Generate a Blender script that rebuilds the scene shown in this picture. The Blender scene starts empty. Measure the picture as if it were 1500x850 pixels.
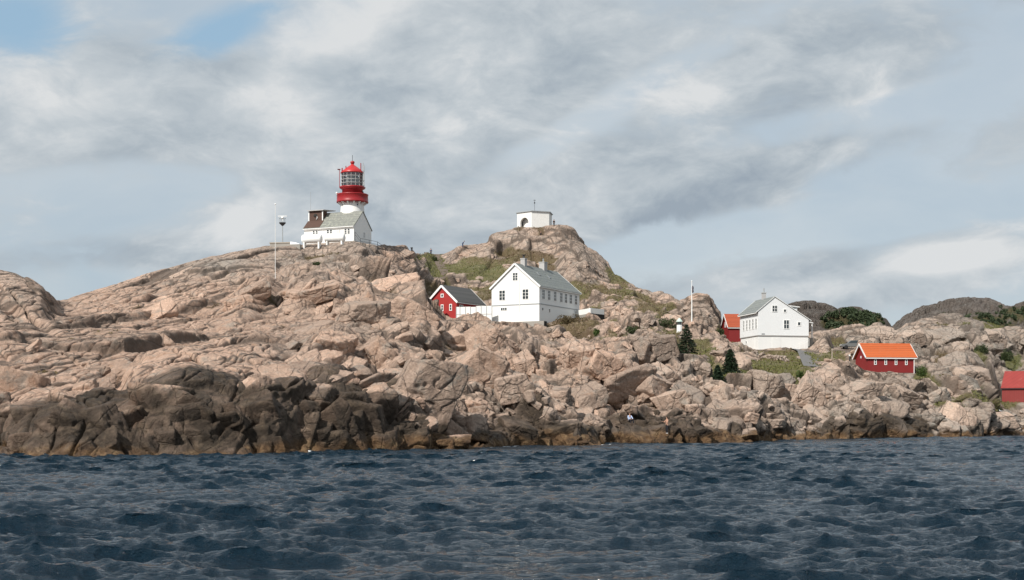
import bpy, math, random
import numpy as np
from mathutils import Vector, Matrix

SC = bpy.context.scene
COL = SC.collection
R = math.radians
random.seed(7)

# ------------------------------------------------------------------ camera
F, U0, V0, CH = 2000.0, 750.0, 615.0, 2.4          # focal length in photo pixels, horizon row, eye height
cam_d = bpy.data.cameras.new("camera")
cam_d.sensor_width = 36.0
cam_d.lens = 36.0 * F / 1500.0
cam_d.shift_y = (V0 - 425.0) / 1500.0
cam_d.clip_start, cam_d.clip_end = 0.5, 9000.0
cam = bpy.data.objects.new("camera", cam_d)
cam.location = (0, 0, CH)
cam.rotation_euler = (R(90), 0, 0)
COL.objects.link(cam)
SC.camera = cam

# ------------------------------------------------------------------ light
SUN_AZ, SUN_EL = -36.0, 41.0                          # degrees left of straight behind the camera, height
sx = math.sin(R(SUN_AZ)) * math.cos(R(SUN_EL))
sy = -math.cos(R(SUN_AZ)) * math.cos(R(SUN_EL))
sz = math.sin(R(SUN_EL))
sun_d = bpy.data.lights.new("sun", 'SUN')
sun_d.energy = 4.9
sun_d.angle = R(0.6)
sun_d.color = (1.0, 0.95, 0.88)
sun = bpy.data.objects.new("sun", sun_d)
sun.rotation_euler = Vector((sx, sy, sz)).to_track_quat('Z', 'Y').to_euler()
sun.location = (-80, -60, 120)
COL.objects.link(sun)

SC.view_settings.view_transform = 'Standard'
SC.view_settings.look = 'None'
SC.view_settings.exposure = 0.08
SC.view_settings.gamma = 1.0
SC.view_settings.use_curve_mapping = False


def lin(r, g, b):
    def f(c):
        c /= 255.0
        return c / 12.92 if c <= 0.04045 else ((c + 0.055) / 1.055) ** 2.4
    return (f(r), f(g), f(b), 1.0)


class NT:
    """tiny node-tree helper"""
    def __init__(self, tree):
        self.t = tree
        self.n = tree.nodes
        self.l = tree.links

    def add(self, typ, **kw):
        nd = self.n.new(typ)
        for k, v in kw.items():
            setattr(nd, k, v)
        return nd

    def put(self, sock, val):
        if val is None:
            return
        if isinstance(val, bpy.types.NodeSocket):
            self.l.new(val, sock)
        else:
            sock.default_value = val

    def math(self, op, a, b=None, c=None, clamp=False):
        nd = self.add('ShaderNodeMath', operation=op, use_clamp=clamp)
        self.put(nd.inputs[0], a)
        if b is not None:
            self.put(nd.inputs[1], b)
        if c is not None:
            self.put(nd.inputs[2], c)
        return nd.outputs[0]

    def mix(self, fac, a, b, blend='MIX'):
        nd = self.add('ShaderNodeMix', data_type='RGBA', blend_type=blend, clamp_factor=True)
        self.put(nd.inputs[0], fac)
        self.put(nd.inputs[6], a)
        self.put(nd.inputs[7], b)
        return nd.outputs[2]

    def ramp(self, fac, stops, interp='LINEAR'):
        nd = self.add('ShaderNodeValToRGB')
        cr = nd.color_ramp
        cr.interpolation = interp
        while len(cr.elements) < len(stops):
            cr.elements.new(0.5)
        for e, (p, c) in zip(cr.elements, stops):
            e.position = p
            e.color = c if len(c) == 4 else (*c, 1)
        self.put(nd.inputs[0], fac)
        return nd.outputs[0]

    def sstep(self, x, lo, hi):
        nd = self.add('ShaderNodeMapRange', interpolation_type='SMOOTHSTEP')
        self.put(nd.inputs[0], x)
        nd.inputs[1].default_value = lo
        nd.inputs[2].default_value = hi
        return nd.outputs[0]

    def noise(self, vec, scale, detail=4.0, rough=0.55, dist=0.0, out=0):
        nd = self.add('ShaderNodeTexNoise')
        if vec is not None:
            self.put(nd.inputs['Vector'], vec)
        nd.inputs['Scale'].default_value = scale
        nd.inputs['Detail'].default_value = detail
        nd.inputs['Roughness'].default_value = rough
        nd.inputs['Distortion'].default_value = dist
        return nd.outputs[out]

    def mapping(self, vec, loc=(0, 0, 0), rot=(0, 0, 0), scale=(1, 1, 1)):
        nd = self.add('ShaderNodeMapping')
        self.put(nd.inputs[0], vec)
        nd.inputs[1].default_value = loc
        nd.inputs[2].default_value = rot
        nd.inputs[3].default_value = scale
        return nd.outputs[0]


# ------------------------------------------------------------------ sky
world = bpy.data.worlds.new("World")
SC.world = world
world.use_nodes = True
world.node_tree.nodes.clear()
w = NT(world.node_tree)
SKY_K = 0.1
sky = w.add('ShaderNodeTexSky', sky_type='NISHITA', sun_disc=False)
sky.sun_elevation = R(SUN_EL)
sky.sun_rotation = math.atan2(sx, sy)
sky.altitude = 0
sky.air_density, sky.dust_density, sky.ozone_density = 1.0, 1.2, 1.0
gen = w.add('ShaderNodeTexCoord').outputs['Generated']
# clouds live on the sky dome: soft bands that rise from left to right, stretched towards the horizon
tilt = w.mapping(gen, rot=(0, R(22), 0), scale=(1.0, 0.8, 2.1))
warp = w.noise(tilt, 5.0, 3.0, 0.5, out=1)
vadd = w.add('ShaderNodeVectorMath', operation='MULTIPLY_ADD')
w.put(vadd.inputs[0], warp)
vadd.inputs[1].default_value = (0.10, 0.10, 0.10)
w.put(vadd.inputs[2], tilt)
wv = vadd.outputs[0]
n_big = w.noise(wv, 5.2, 6.0, 0.52, 0.3)
n_mid = w.noise(w.mapping(wv, loc=(3.1, 1.7, 0.4)), 10.0, 8.0, 0.60, 0.2)
n_fine = w.noise(w.mapping(wv, loc=(7.3, 0.2, 5.4)), 26.0, 7.0, 0.62, 0.3)
sep = w.add('ShaderNodeSeparateXYZ')
w.put(sep.inputs[0], gen)


def sky_blob(u, v, ru, rv, tilt_deg):
    """0..1 soft elliptical region of the dome, centred on the direction (u, v)"""
    d = Vector(((u - U0) / F, 1.0, (V0 - v) / F)).normalized()
    m = w.mapping(gen, loc=tuple(-c for c in d))
    m = w.mapping(m, rot=(0, R(tilt_deg), 0))
    m = w.mapping(m, scale=(F / ru, 2.0, F / rv))
    ln = w.add('ShaderNodeVectorMath', operation='LENGTH')
    w.put(ln.inputs[0], m)
    r = w.math('MULTIPLY_ADD', w.math('SUBTRACT', n_mid, 0.5), 1.5, ln.outputs['Value'])
    return w.sstep(r, 1.25, 0.25)


cover = w.math('MULTIPLY_ADD', w.math('SUBTRACT', n_big, 0.5), 1.5, 0.50)
cover = w.math('MULTIPLY_ADD', w.math('SUBTRACT', n_mid, 0.5), 0.95, cover)
# grey banks (+) and open sky (-), where the real sky has them
for (u, v, ru, rv, tl, k) in [
        (430, 150, 420, 110, 20, 0.34), (150, 130, 300, 90, 12, 0.26), (720, 110, 330, 120, 22, 0.26),
        (1010, 285, 340, 66, 20, 0.55), (1180, 90, 380, 85, 18, 0.22), (220, 370, 280, 34, 4, 0.30),
        (640, 290, 170, 95, 8, 0.22), (1340, 395, 230, 52, 8, 0.55), (820, 300, 190, 60, 10, 0.30),
        (200, 270, 260, 45, 4, -0.40), (850, 180, 330, 34, 27, -0.42), (1150, 330, 380, 34, 4, -0.40),
        (300, 60, 110, 40, 30, -0.28), (35, 35, 80, 50, 0, -0.42), (1270, 170, 260, 28, 10, -0.34),
        (960, 370, 200, 40, 0, -0.25)]:
    cover = w.math('MULTIPLY_ADD', sky_blob(u, v, ru, rv, tl), k * 0.72, cover)
cov = w.sstep(w.math('MULTIPLY_ADD', w.math('SUBTRACT', n_fine, 0.5), 0.35, cover), 0.36, 0.70)
# cloud brightness: grey undersides, pale sunlit tops
lum = w.math('MULTIPLY_ADD', w.math('SUBTRACT', n_mid, 0.5), 1.9, 0.56)
lum = w.math('MULTIPLY_ADD', w.math('SUBTRACT', n_fine, 0.5), 0.85, lum)
for (u, v, ru, rv, tl, k) in [
        (500, 30, 130, 50, 25, 0.55), (355, 322, 70, 30, 22, 0.45), (400, 150, 90, 40, 10, 0.30), (60, 125, 120, 50, 0, 0.34),
        (1390, 378, 110, 30, 5, 0.75), (1240, 222, 60, 20, 30, 0.40), (1330, 150, 140, 30, 8, 0.34),
        (840, 190, 180, 26, 30, 0.25), (1190, 425, 90, 18, 5, 0.35), (690, 230, 200, 70, 20, -0.25),
        (1060, 292, 280, 44, 20, -0.38), (200, 375, 260, 26, 4, -0.30), (1250, 100, 220, 60, 18, -0.2)]:
    lum = w.math('MULTIPLY_ADD', sky_blob(u, v, ru, rv, tl), k, lum)


def K(c, k=1.0):
    return tuple(x * k / SKY_K for x in c[:3]) + (1.0,)


cloud = w.ramp(lum, [(0.05, K(lin(149, 161, 173))), (0.38, K(lin(170, 180, 188))), (0.68, K(lin(191, 198, 203))), (1.0, K(lin(216, 218, 219)))])
# thin high veil over the blue
veil = w.ramp(n_big, [(0.3, K(lin(176, 191, 203))), (0.62, K(lin(196, 205, 211)))])
blue = w.mix(0.86, sky.outputs[0], veil)
blue = w.mix(w.math('MAXIMUM', sky_blob(25, 30, 100, 60, 0), sky_blob(320, 50, 150, 30, 30)), blue, w.mix(0.75, sky.outputs[0], K(lin(158, 190, 213))))
colr = w.mix(w.math('MULTIPLY', cov, 0.93), blue, cloud)
bg = w.add('ShaderNodeBackground')
w.put(bg.inputs[0], colr)
bg.inputs[1].default_value = SKY_K
wo = w.add('ShaderNodeOutputWorld')
w.l.new(bg.outputs[0], wo.inputs[0])

# ------------------------------------------------------------------ tagging and mesh helpers


def tag(o, label=None, cat=None, group=None, kind=None):
    if label:
        o['label'] = label
    if cat:
        o['category'] = cat
    if group:
        o['group'] = group
    if kind:
        o['kind'] = kind
    return o


def empty(name, loc, rz=0.0, label=None, cat=None, group=None):
    o = bpy.data.objects.new(name, None)
    o.empty_display_size = 0.5
    o.location = loc
    o.rotation_euler = (0, 0, rz)
    COL.objects.link(o)
    return tag(o, label, cat, group)


def mesh_obj(name, verts, faces, mat, parent=None, smooth=False):
    me = bpy.data.meshes.new(name)
    me.from_pydata([tuple(v) for v in verts], [], faces)
    me.update()
    if smooth:
        me.polygons.foreach_set('use_smooth', [True] * len(me.polygons))
    if mat is not None:
        me.materials.append(mat)
    o = bpy.data.objects.new(name, me)
    COL.objects.link(o)
    if parent is not None:
        o.parent = parent
    return o


def copy_tree(o, parent=None):
    c = o.copy()
    COL.objects.link(c)
    c.parent = parent
    for ch in list(o.children):
        copy_tree(ch, c)
    return c


class MB:
    """collects simple solids into one mesh"""
    def __init__(self):
        self.v, self.f = [], []

    def poly(self, pts, faces):
        b = len(self.v)
        self.v += [tuple(p) for p in pts]
        self.f += [tuple(i + b for i in f) for f in faces]
        return self

    def box(self, x0, x1, y0, y1, z0, z1):
        p = [(x, y, z) for z in (z0, z1) for y in (y0, y1) for x in (x0, x1)]
        return self.poly(p, [(0, 2, 3, 1), (4, 5, 7, 6), (0, 1, 5, 4), (2, 6, 7, 3), (0, 4, 6, 2), (1, 3, 7, 5)])

    def obox(self, o, a, b, c):
        """box from corner o along vectors a, b, c"""
        o, a, b, c = map(Vector, (o, a, b, c))
        p = [o, o + a, o + b, o + a + b, o + c, o + a + c, o + b + c, o + a + b + c]
        return self.poly(p, [(0, 2, 3, 1), (4, 5, 7, 6), (0, 1, 5, 4), (2, 6, 7, 3), (0, 4, 6, 2), (1, 3, 7, 5)])

    def lathe(self, prof, n=32, cx=0.0, cy=0.0, cap=True, a0=0.0):
        b = len(self.v)
        for (r, z) in prof:
            for i in range(n):
                a = a0 + 2 * math.pi * i / n
                self.v.append((cx + r * math.cos(a), cy + r * math.sin(a), z))
        m = len(prof)
        for j in range(m - 1):
            for i in range(n):
                i2 = (i + 1) % n
                self.f.append((b + j * n + i, b + j * n + i2, b + (j + 1) * n + i2, b + (j + 1) * n + i))
        if cap:
            self.f.append(tuple(b + i for i in reversed(range(n))))
            self.f.append(tuple(b + (m - 1) * n + i for i in range(n)))
        return self

    def tube(self, p, q, r0, r1=None, n=8):
        p, q = Vector(p), Vector(q)
        r1 = r0 if r1 is None else r1
        d = (q - p).normalized()
        a = d.orthogonal().normalized()
        c = d.cross(a)
        b = len(self.v)
        for (o, r) in ((p, r0), (q, r1)):
            for i in range(n):
                t = 2 * math.pi * i / n
                self.v.append(tuple(o + a * (r * math.cos(t)) + c * (r * math.sin(t))))
        for i in range(n):
            j = (i + 1) % n
            self.f.append((b + i, b + j, b + n + j, b + n + i))
        self.f.append(tuple(b + i for i in reversed(range(n))))
        self.f.append(tuple(b + n + i for i in range(n)))
        return self

    def ball(self, c, rx, ry=None, rz=None, n=12, m=8):
        ry = rx if ry is None else ry
        rz = rx if rz is None else rz
        b = len(self.v)
        for j in range(1, m):
            t = math.pi * j / m
            for i in range(n):
                a = 2 * math.pi * i / n
                self.v.append((c[0] + rx * math.sin(t) * math.cos(a), c[1] + ry * math.sin(t) * math.sin(a), c[2] + rz * math.cos(t)))
        top, bot = len(self.v), len(self.v) + 1
        self.v += [(c[0], c[1], c[2] + rz), (c[0], c[1], c[2] - rz)]
        for j in range(m - 2):
            for i in range(n):
                i2 = (i + 1) % n
                self.f.append((b + j * n + i, b + (j + 1) * n + i, b + (j + 1) * n + i2, b + j * n + i2))
        for i in range(n):
            i2 = (i + 1) % n
            self.f.append((top, b + i, b + i2))
            self.f.append((bot, b + (m - 2) * n + i2, b + (m - 2) * n + i))
        return self

    def build(self, name, mat, parent=None, smooth=False):
        return mesh_obj(name, self.v, self.f, mat, parent, smooth)


# ------------------------------------------------------------------ materials
def principled(name, rough=0.7, spec=0.3):
    m = bpy.data.materials.new(name)
    m.use_nodes = True
    t = NT(m.node_tree)
    p = m.node_tree.nodes['Principled BSDF']
    p.inputs['Roughness'].default_value = rough
    p.inputs['Specular IOR Level'].default_value = spec
    return m, t, p


def bump(t, p, h, strength=0.4, dist=0.05):
    b = t.add('ShaderNodeBump')
    b.inputs['Strength'].default_value = strength
    b.inputs['Distance'].default_value = dist
    t.put(b.inputs['Height'], h)
    t.l.new(b.outputs[0], p.inputs['Normal'])


def paint(name, c, rough=0.6, var=0.12, scale=1.5, boards=0.0, dirt=None, metal=0.0, spec=0.3):
    """weathered paint; boards > 0: vertical cladding boards that wide, < 0: horizontal"""
    m, t, p = principled(name, rough, spec)
    p.inputs['Metallic'].default_value = metal
    oc = t.add('ShaderNodeTexCoord').outputs['Object']
    n = t.noise(oc, scale, 6.0, 0.6)
    streak = t.noise(t.mapping(oc, scale=(6, 6, 0.5)), 1.0, 4.0, 0.6)
    k = t.math('MULTIPLY_ADD', t.math('SUBTRACT', n, 0.5), 2 * var, 1.0)
    k = t.math('MULTIPLY_ADD', t.math('SUBTRACT', streak, 0.5), var, k)
    vm = t.add('ShaderNodeVectorMath', operation='SCALE')
    vm.inputs[0].default_value = c[:3]
    t.put(vm.inputs['Scale'], k)
    col = vm.outputs[0]
    if dirt:
        col = t.mix(t.sstep(t.noise(oc, scale * 2.3, 8.0, 0.7), 0.56, 0.78), col, (*dirt[:3], 1))
    if boards:
        s = t.add('ShaderNodeSeparateXYZ')
        t.put(s.inputs[0], oc)
        c0 = s.outputs[2] if boards < 0 else t.math('ADD', s.outputs[0], s.outputs[1])
        fr = t.math('FRACT', t.math('DIVIDE', c0, abs(boards)))
        h = t.sstep(t.math('ABSOLUTE', t.math('SUBTRACT', fr, 0.5)), 0.5, 0.40)
        bump(t, p, h, 0.5, 0.03)
        col = t.mix(t.math('SUBTRACT', 1.0, h), col, (c[0] * 0.72, c[1] * 0.72, c[2] * 0.72, 1))
    else:
        bump(t, p, t.noise(oc, scale * 8, 5.0, 0.6), 0.15, 0.03)
    t.put(p.inputs['Base Color'], col)
    return m


def roofing(name, c1, c2, lichen=None, course=0.3, width=0.35, rough=0.75):
    m, t, p = principled(name, rough, 0.25)
    oc = t.add('ShaderNodeTexCoord').outputs['Object']
    s = t.add('ShaderNodeSeparateXYZ')
    t.put(s.inputs[0], oc)
    cb = t.add('ShaderNodeCombineXYZ')
    t.put(cb.inputs[0], s.outputs[0])
    t.put(cb.inputs[1], s.outputs[2])
    br = t.add('ShaderNodeTexBrick')
    t.put(br.inputs['Vector'], cb.outputs[0])
    br.inputs['Color1'].default_value = c1
    br.inputs['Color2'].default_value = c2
    br.inputs['Mortar'].default_value = tuple(x * 0.45 for x in c1[:3]) + (1,)
    br.inputs['Scale'].default_value = 1.0
    br.inputs['Mortar Size'].default_value = 0.02
    br.inputs['Brick Width'].default_value = width
    br.inputs['Row Height'].default_value = course
    n = t.noise(oc, 0.9, 7.0, 0.65)
    col = t.mix(t.math('MULTIPLY', n, 0.5), br.outputs[0], c2)
    if lichen:
        col = t.mix(t.sstep(t.noise(oc, 2.1, 9.0, 0.7), 0.48, 0.72), col, lichen)
    t.put(p.inputs['Base Color'], col)
    bump(t, p, t.math('SUBTRACT', 1.0, br.outputs['Fac']), 0.5, 0.03)
    return m


M = {}
M['white'] = paint('white_paint', (0.80, 0.80, 0.78), 0.6, 0.03, 0.8, 0.0, None)
M['white_boards'] = paint('white_board_cladding', (0.79, 0.79, 0.77), 0.55, 0.03, 0.6, 0.16)
M['white_lap'] = paint('white_lap_cladding', (0.78, 0.79, 0.79), 0.55, 0.03, 0.6, -0.18)
M['white_stone'] = paint('whitewashed_masonry', (0.74, 0.73, 0.70), 0.8, 0.10, 1.6, 0.0, (0.45, 0.42, 0.38))
M['white_plaster'] = paint('white_plaster', (0.79, 0.78, 0.75), 0.75, 0.05, 0.9)
M['red_light'] = paint('bright_red_boards', (0.36, 0.032, 0.030), 0.6, 0.12, 0.8, 0.14)
M['red_dark'] = paint('dark_red_boards', (0.22, 0.022, 0.022), 0.65, 0.14, 0.8, 0.14)
M['red_metal'] = paint('red_lighthouse_paint', (0.30, 0.016, 0.020), 0.4, 0.08, 0.8, spec=0.5)
M['red_roof_cap'] = paint('red_lantern_roof', (0.44, 0.024, 0.024), 0.4, 0.06, 0.8, spec=0.5)
M['barn_red'] = paint('faded_red_sheet', (0.22, 0.038, 0.034), 0.65, 0.22, 0.7, 0.3, (0.27, 0.10, 0.085))
M['dark_glass'] = paint('window_glass', (0.035, 0.045, 0.05), 0.12, 0.2, 0.6, spec=0.6)
M['slate'] = roofing('slate_roof', (0.17, 0.185, 0.185, 1), (0.22, 0.235, 0.23, 1), (0.26, 0.28, 0.23, 1))
M['slate_green'] = roofing('weathered_slate_roof', (0.19, 0.20, 0.185, 1), (0.27, 0.27, 0.24, 1), (0.36, 0.37, 0.30, 1))
M['felt_dark'] = roofing('dark_felt_roof', (0.075, 0.075, 0.075, 1), (0.10, 0.098, 0.095, 1), None, 0.8, 3.0)
M['tile_orange'] = roofing('orange_tile_roof', (0.46, 0.098, 0.028, 1), (0.52, 0.125, 0.038, 1), (0.42, 0.12, 0.05, 1), 0.3, 0.25)
M['tile_red'] = roofing('red_tile_roof', (0.34, 0.075, 0.035, 1), (0.40, 0.09, 0.042, 1), None, 0.3, 0.25)
M['sheet_red'] = paint('red_sheet_roof', (0.27, 0.042, 0.036), 0.6, 0.22, 0.5, 0.9, (0.34, 0.12, 0.10))
M['brown'] = paint('rust_brown_cladding', (0.095, 0.055, 0.042), 0.75, 0.25, 1.2, 0.2)
M['concrete'] = paint('grey_concrete', (0.30, 0.28, 0.25), 0.9, 0.18, 0.9, 0.0, (0.16, 0.15, 0.13))
M['grey_metal'] = paint('grey_metal', (0.33, 0.35, 0.36), 0.5, 0.08, 2.0)
M['dark_metal'] = paint('dark_metal', (0.045, 0.045, 0.05), 0.5, 0.15, 2.0)
M['black'] = paint('black_rubber', (0.02, 0.02, 0.022), 0.7, 0.1, 2.0)
M['dark_void'] = paint('near_black', (0.03, 0.028, 0.026), 0.9, 0.2, 1.0)  # near-black paint: shade in the gap and opening, also the fog horn
M['chimney'] = paint('grey_render', (0.42, 0.41, 0.40), 0.85, 0.15, 1.5)
M['wood_grey'] = paint('weathered_wood', (0.34, 0.29, 0.23), 0.85, 0.2, 2.0)
M['bark'] = paint('bark', (0.07, 0.05, 0.035), 0.9, 0.3, 6.0)

# ------------------------------------------------------------------ numpy noise
def hsh(ix, iy, iz, seed):
    n = (ix.astype(np.uint32) * np.uint32(374761393) + iy.astype(np.uint32) * np.uint32(668265263)
         + iz.astype(np.uint32) * np.uint32(2147483647) + np.uint32((seed * 1274126177) & 0xffffffff))
    n = (n ^ (n >> np.uint32(13))) * np.uint32(1274126177)
    n = (n ^ (n >> np.uint32(15))) * np.uint32(2246822519)
    return n ^ (n >> np.uint32(16))


def h01(n):
    return (n & np.uint32(0xffffff)).astype(np.float32) * np.float32(1.0 / 16777215.0)


def vnoise(P, seed=0):
    """smooth value noise in -1..1"""
    i = np.floor(P).astype(np.int64)
    f = (P - i).astype(np.float32)
    f = f * f * f * (f * (f * 6 - 15) + 10)
    out = 0
    for dx in (0, 1):
        wx = f[:, 0] if dx else 1 - f[:, 0]
        for dy in (0, 1):
            wy = f[:, 1] if dy else 1 - f[:, 1]
            for dz in (0, 1):
                wz = f[:, 2] if dz else 1 - f[:, 2]
                out = out + wx * wy * wz * h01(hsh(i[:, 0] + dx, i[:, 1] + dy, i[:, 2] + dz, seed))
    return out * 2 - 1


def fbm(P, oct=4, seed=0, gain=0.5):
    a, s, tot, out = 1.0, 1.0, 0.0, 0.0
    for k in range(oct):
        out = out + a * vnoise(P * s + 17.3 * k, seed + k)
        tot += a
        a *= gain
        s *= 2.03
    return out / tot


def voro(Q, seed):
    """jittered-grid Voronoi: F1, F2, hash of the nearest cell, vector from its point"""
    N = len(Q)
    i0 = np.floor(Q).astype(np.int64)
    fr = (Q - i0).astype(np.float32)
    F1 = np.full(N, 9.0, np.float32)
    F2 = np.full(N, 9.0, np.float32)
    H = np.zeros(N, np.uint32)
    V = np.zeros((N, 3), np.float32)
    for dx in (-1, 0, 1):
        for dy in (-1, 0, 1):
            for dz in (-1, 0, 1):
                h = hsh(i0[:, 0] + dx, i0[:, 1] + dy, i0[:, 2] + dz, seed)
                jx = (h & np.uint32(1023)).astype(np.float32) / 1023
                jy = ((h >> np.uint32(10)) & np.uint32(1023)).astype(np.float32) / 1023
                jz = ((h >> np.uint32(20)) & np.uint32(1023)).astype(np.float32) / 1023
                vx, vy, vz = fr[:, 0] - dx - jx, fr[:, 1] - dy - jy, fr[:, 2] - dz - jz
                d = np.sqrt(vx * vx + vy * vy + vz * vz)
                c = d < F1
                F2 = np.where(c, F1, np.minimum(F2, d))
                F1 = np.where(c, d, F1)
                H = np.where(c, h, H)
                V[c, 0], V[c, 1], V[c, 2] = vx[c], vy[c], vz[c]
    return F1, F2, H, V


def hr(H, k):
    """k-th random number of a cell hash"""
    return h01(hsh(H.astype(np.int64) & 0xffff, (H >> np.uint32(16)).astype(np.int64), np.full(len(H), k, np.int64), 99 + k))


def rotm(ax, ay, az):
    return np.array(Matrix.Rotation(az, 3, 'Z') @ Matrix.Rotation(ay, 3, 'Y') @ Matrix.Rotation(ax, 3, 'X'), np.float32)


def sstep(x, a, b):
    t = np.clip((x - a) / (b - a), 0, 1)
    return t * t * (3 - 2 * t)


# ------------------------------------------------------------------ the island's base form
# columns: photo column u; then (row v, distance in metres) from the waterline up to the skyline
PROF = [
 (-1100, [(672, 88), (605, 95), (550, 108), (505, 122), (480, 138), (462, 146), (440, 158), (420, 168), (400, 180)]),
 (-400, [(670, 90), (600, 98), (540, 112), (490, 130), (470, 145), (455, 152), (430, 162), (410, 172), (395, 182)]),
 (0,   [(666, 94), (590, 99), (550, 110), (510, 124), (484, 140), (479, 146), (440, 158), (415, 165), (398, 172)]),
 (55,  [(668, 92), (585, 98), (545, 111), (505, 127), (482, 142), (478, 149), (455, 158), (437, 164), (421, 170)]),
 (90,  [(668, 92), (585, 98), (542, 113), (503, 130), (478, 146), (470, 154), (462, 172), (452, 196), (441, 215)]),
 (130, [(668, 92), (580, 99), (538, 115), (500, 132), (470, 150), (462, 162), (452, 184), (440, 210), (430, 235)]),
 (190, [(667, 93), (572, 101), (534, 117), (498, 135), (466, 158), (452, 172), (437, 195), (420, 222), (411, 245)]),
 (260, [(666, 94), (562, 102), (530, 116), (490, 140), (456, 166), (432, 188), (414, 210), (398, 232), (387, 250)]),
 (360, [(665, 96), (566, 104), (530, 118), (490, 142), (458, 165), (424, 184), (408, 206), (385, 232), (366, 256)]),
 (450, [(663, 100), (584, 109), (540, 122), (500, 140), (464, 164), (418, 186), (407, 210), (384, 240), (361, 263)]),
 (520, [(661, 104), (572, 113), (540, 125), (500, 142), (460, 166), (428, 186), (412, 210), (382, 242), (356, 266)]),
 (580, [(660, 107), (618, 112), (560, 126), (510, 143), (470, 163), (436, 183), (424, 222), (395, 258), (361, 282)]),
 (640, [(659, 109), (628, 114), (570, 129), (520, 146), (485, 168), (472, 196), (462, 250), (415, 296), (373, 345)]),
 (720, [(656, 117), (610, 126), (560, 145), (520, 170), (490, 205), (475, 238), (466, 262), (405, 302), (350, 330)]),
 (790, [(653, 126), (615, 134), (570, 150), (525, 172), (490, 205), (476, 240), (455, 275), (400, 305), (331, 336)]),
 (860, [(652, 130), (615, 137), (570, 152), (530, 170), (500, 200), (476, 238), (456, 270), (415, 298), (358, 326)]),
 (930, [(650, 137), (610, 143), (570, 158), (535, 178), (505, 205), (480, 235), (455, 265), (435, 287), (417, 305)]),
 (1000, [(649, 141), (612, 147), (578, 161), (548, 180), (522, 205), (500, 232), (482, 256), (466, 270), (451, 282)]),
 (1040, [(648, 143), (615, 150), (582, 164), (555, 182), (530, 206), (508, 235), (492, 256), (476, 270), (457, 284)]),
 (1066, [(648, 145), (615, 152), (585, 166), (560, 182), (540, 205), (520, 230), (506, 254), (498, 272), (492, 292)]),
 (1110, [(647, 150), (615, 158), (590, 170), (568, 185), (546, 208), (527, 230), (513, 247), (506, 264), (496, 290)]),
 (1190, [(644, 165), (613, 172), (588, 183), (560, 199), (540, 214), (528, 228), (515, 246), (500, 265), (489, 288)]),
 (1260, [(643, 171), (603, 178), (575, 190), (558, 203), (548, 214), (540, 222), (525, 238), (505, 262), (487, 285)]),
 (1340, [(641, 185), (600, 192), (577, 200), (562, 208), (553, 214), (546, 224), (520, 246), (495, 266), (472, 290)]),
 (1420, [(640, 192), (604, 199), (585, 206), (567, 214), (550, 226), (530, 238), (505, 254), (485, 272), (465, 297)]),
 (1500, [(637, 218), (612, 223), (598, 230), (589, 238), (572, 247), (545, 258), (520, 272), (495, 288), (478, 305)]),
 (1900, [(633, 266), (605, 270), (590, 276), (575, 282), (560, 288), (540, 296), (515, 306), (490, 320), (470, 340)]),
 (2500, [(631, 300), (606, 304), (592, 309), (578, 315), (563, 321), (543, 328), (520, 338), (495, 352), (478, 372)]),
]
SKYLINE = [(-1100, 402), (-400, 395), (-40, 397), (0, 398), (20, 401), (40, 410), (60, 424), (78, 438), (88, 443), (98, 442), (115, 437), (150, 425), (200, 408),
           (250, 392), (270, 386), (300, 378), (340, 370), (380, 364), (420, 361), (445, 363), (480, 360), (520, 356), (550, 355), (580, 361),
           (605, 366), (615, 371), (640, 373), (660, 370), (680, 362), (700, 357), (720, 350), (745, 340), (757, 333), (780, 331), (810, 331), (830, 337),
           (850, 350), (870, 368), (885, 385), (900, 402), (920, 412), (940, 422), (960, 428), (975, 433), (985, 443), (994, 448), (1005, 450),
           (1018, 446), (1030, 449), (1045, 463), (1055, 480), (1062, 492), (1090, 497), (1110, 497), (1185, 491), (1200, 489), (1225, 488), (1260, 487), (1272, 486),
           (1282, 482), (1296, 481), (1308, 487), (1318, 484), (1330, 475), (1350, 468), (1400, 464), (1440, 470), (1470, 480), (1500, 478), (1900, 470), (2500, 478)]


def pchip(x, y, xs):
    """monotone cubic; y (n, ...) -> (len(xs), ...)"""
    x = np.asarray(x, float)
    y = np.asarray(y, float)
    h = np.diff(x)
    sh = (-1,) + (1,) * (y.ndim - 1)
    d = np.diff(y, axis=0) / h.reshape(sh)
    m = np.zeros_like(y)
    w1 = (2 * h[1:] + h[:-1]).reshape(sh)
    w2 = (h[1:] + 2 * h[:-1]).reshape(sh)
    with np.errstate(divide='ignore', invalid='ignore'):
        hm = (w1 + w2) / (w1 / d[:-1] + w2 / d[1:])
    m[1:-1] = np.where(d[:-1] * d[1:] > 0, hm, 0)
    m[0], m[-1] = d[0], d[-1]
    k = np.clip(np.searchsorted(x, xs, 'right') - 1, 0, len(x) - 2)
    hh = h[k].reshape(sh)
    t = ((xs - x[k]).reshape(sh)) / hh
    return ((1 + 2 * t) * (1 - t) ** 2 * y[k] + t * (1 - t) ** 2 * hh * m[k]
            + t * t * (3 - 2 * t) * y[k + 1] + t * t * (t - 1) * hh * m[k + 1])


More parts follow.
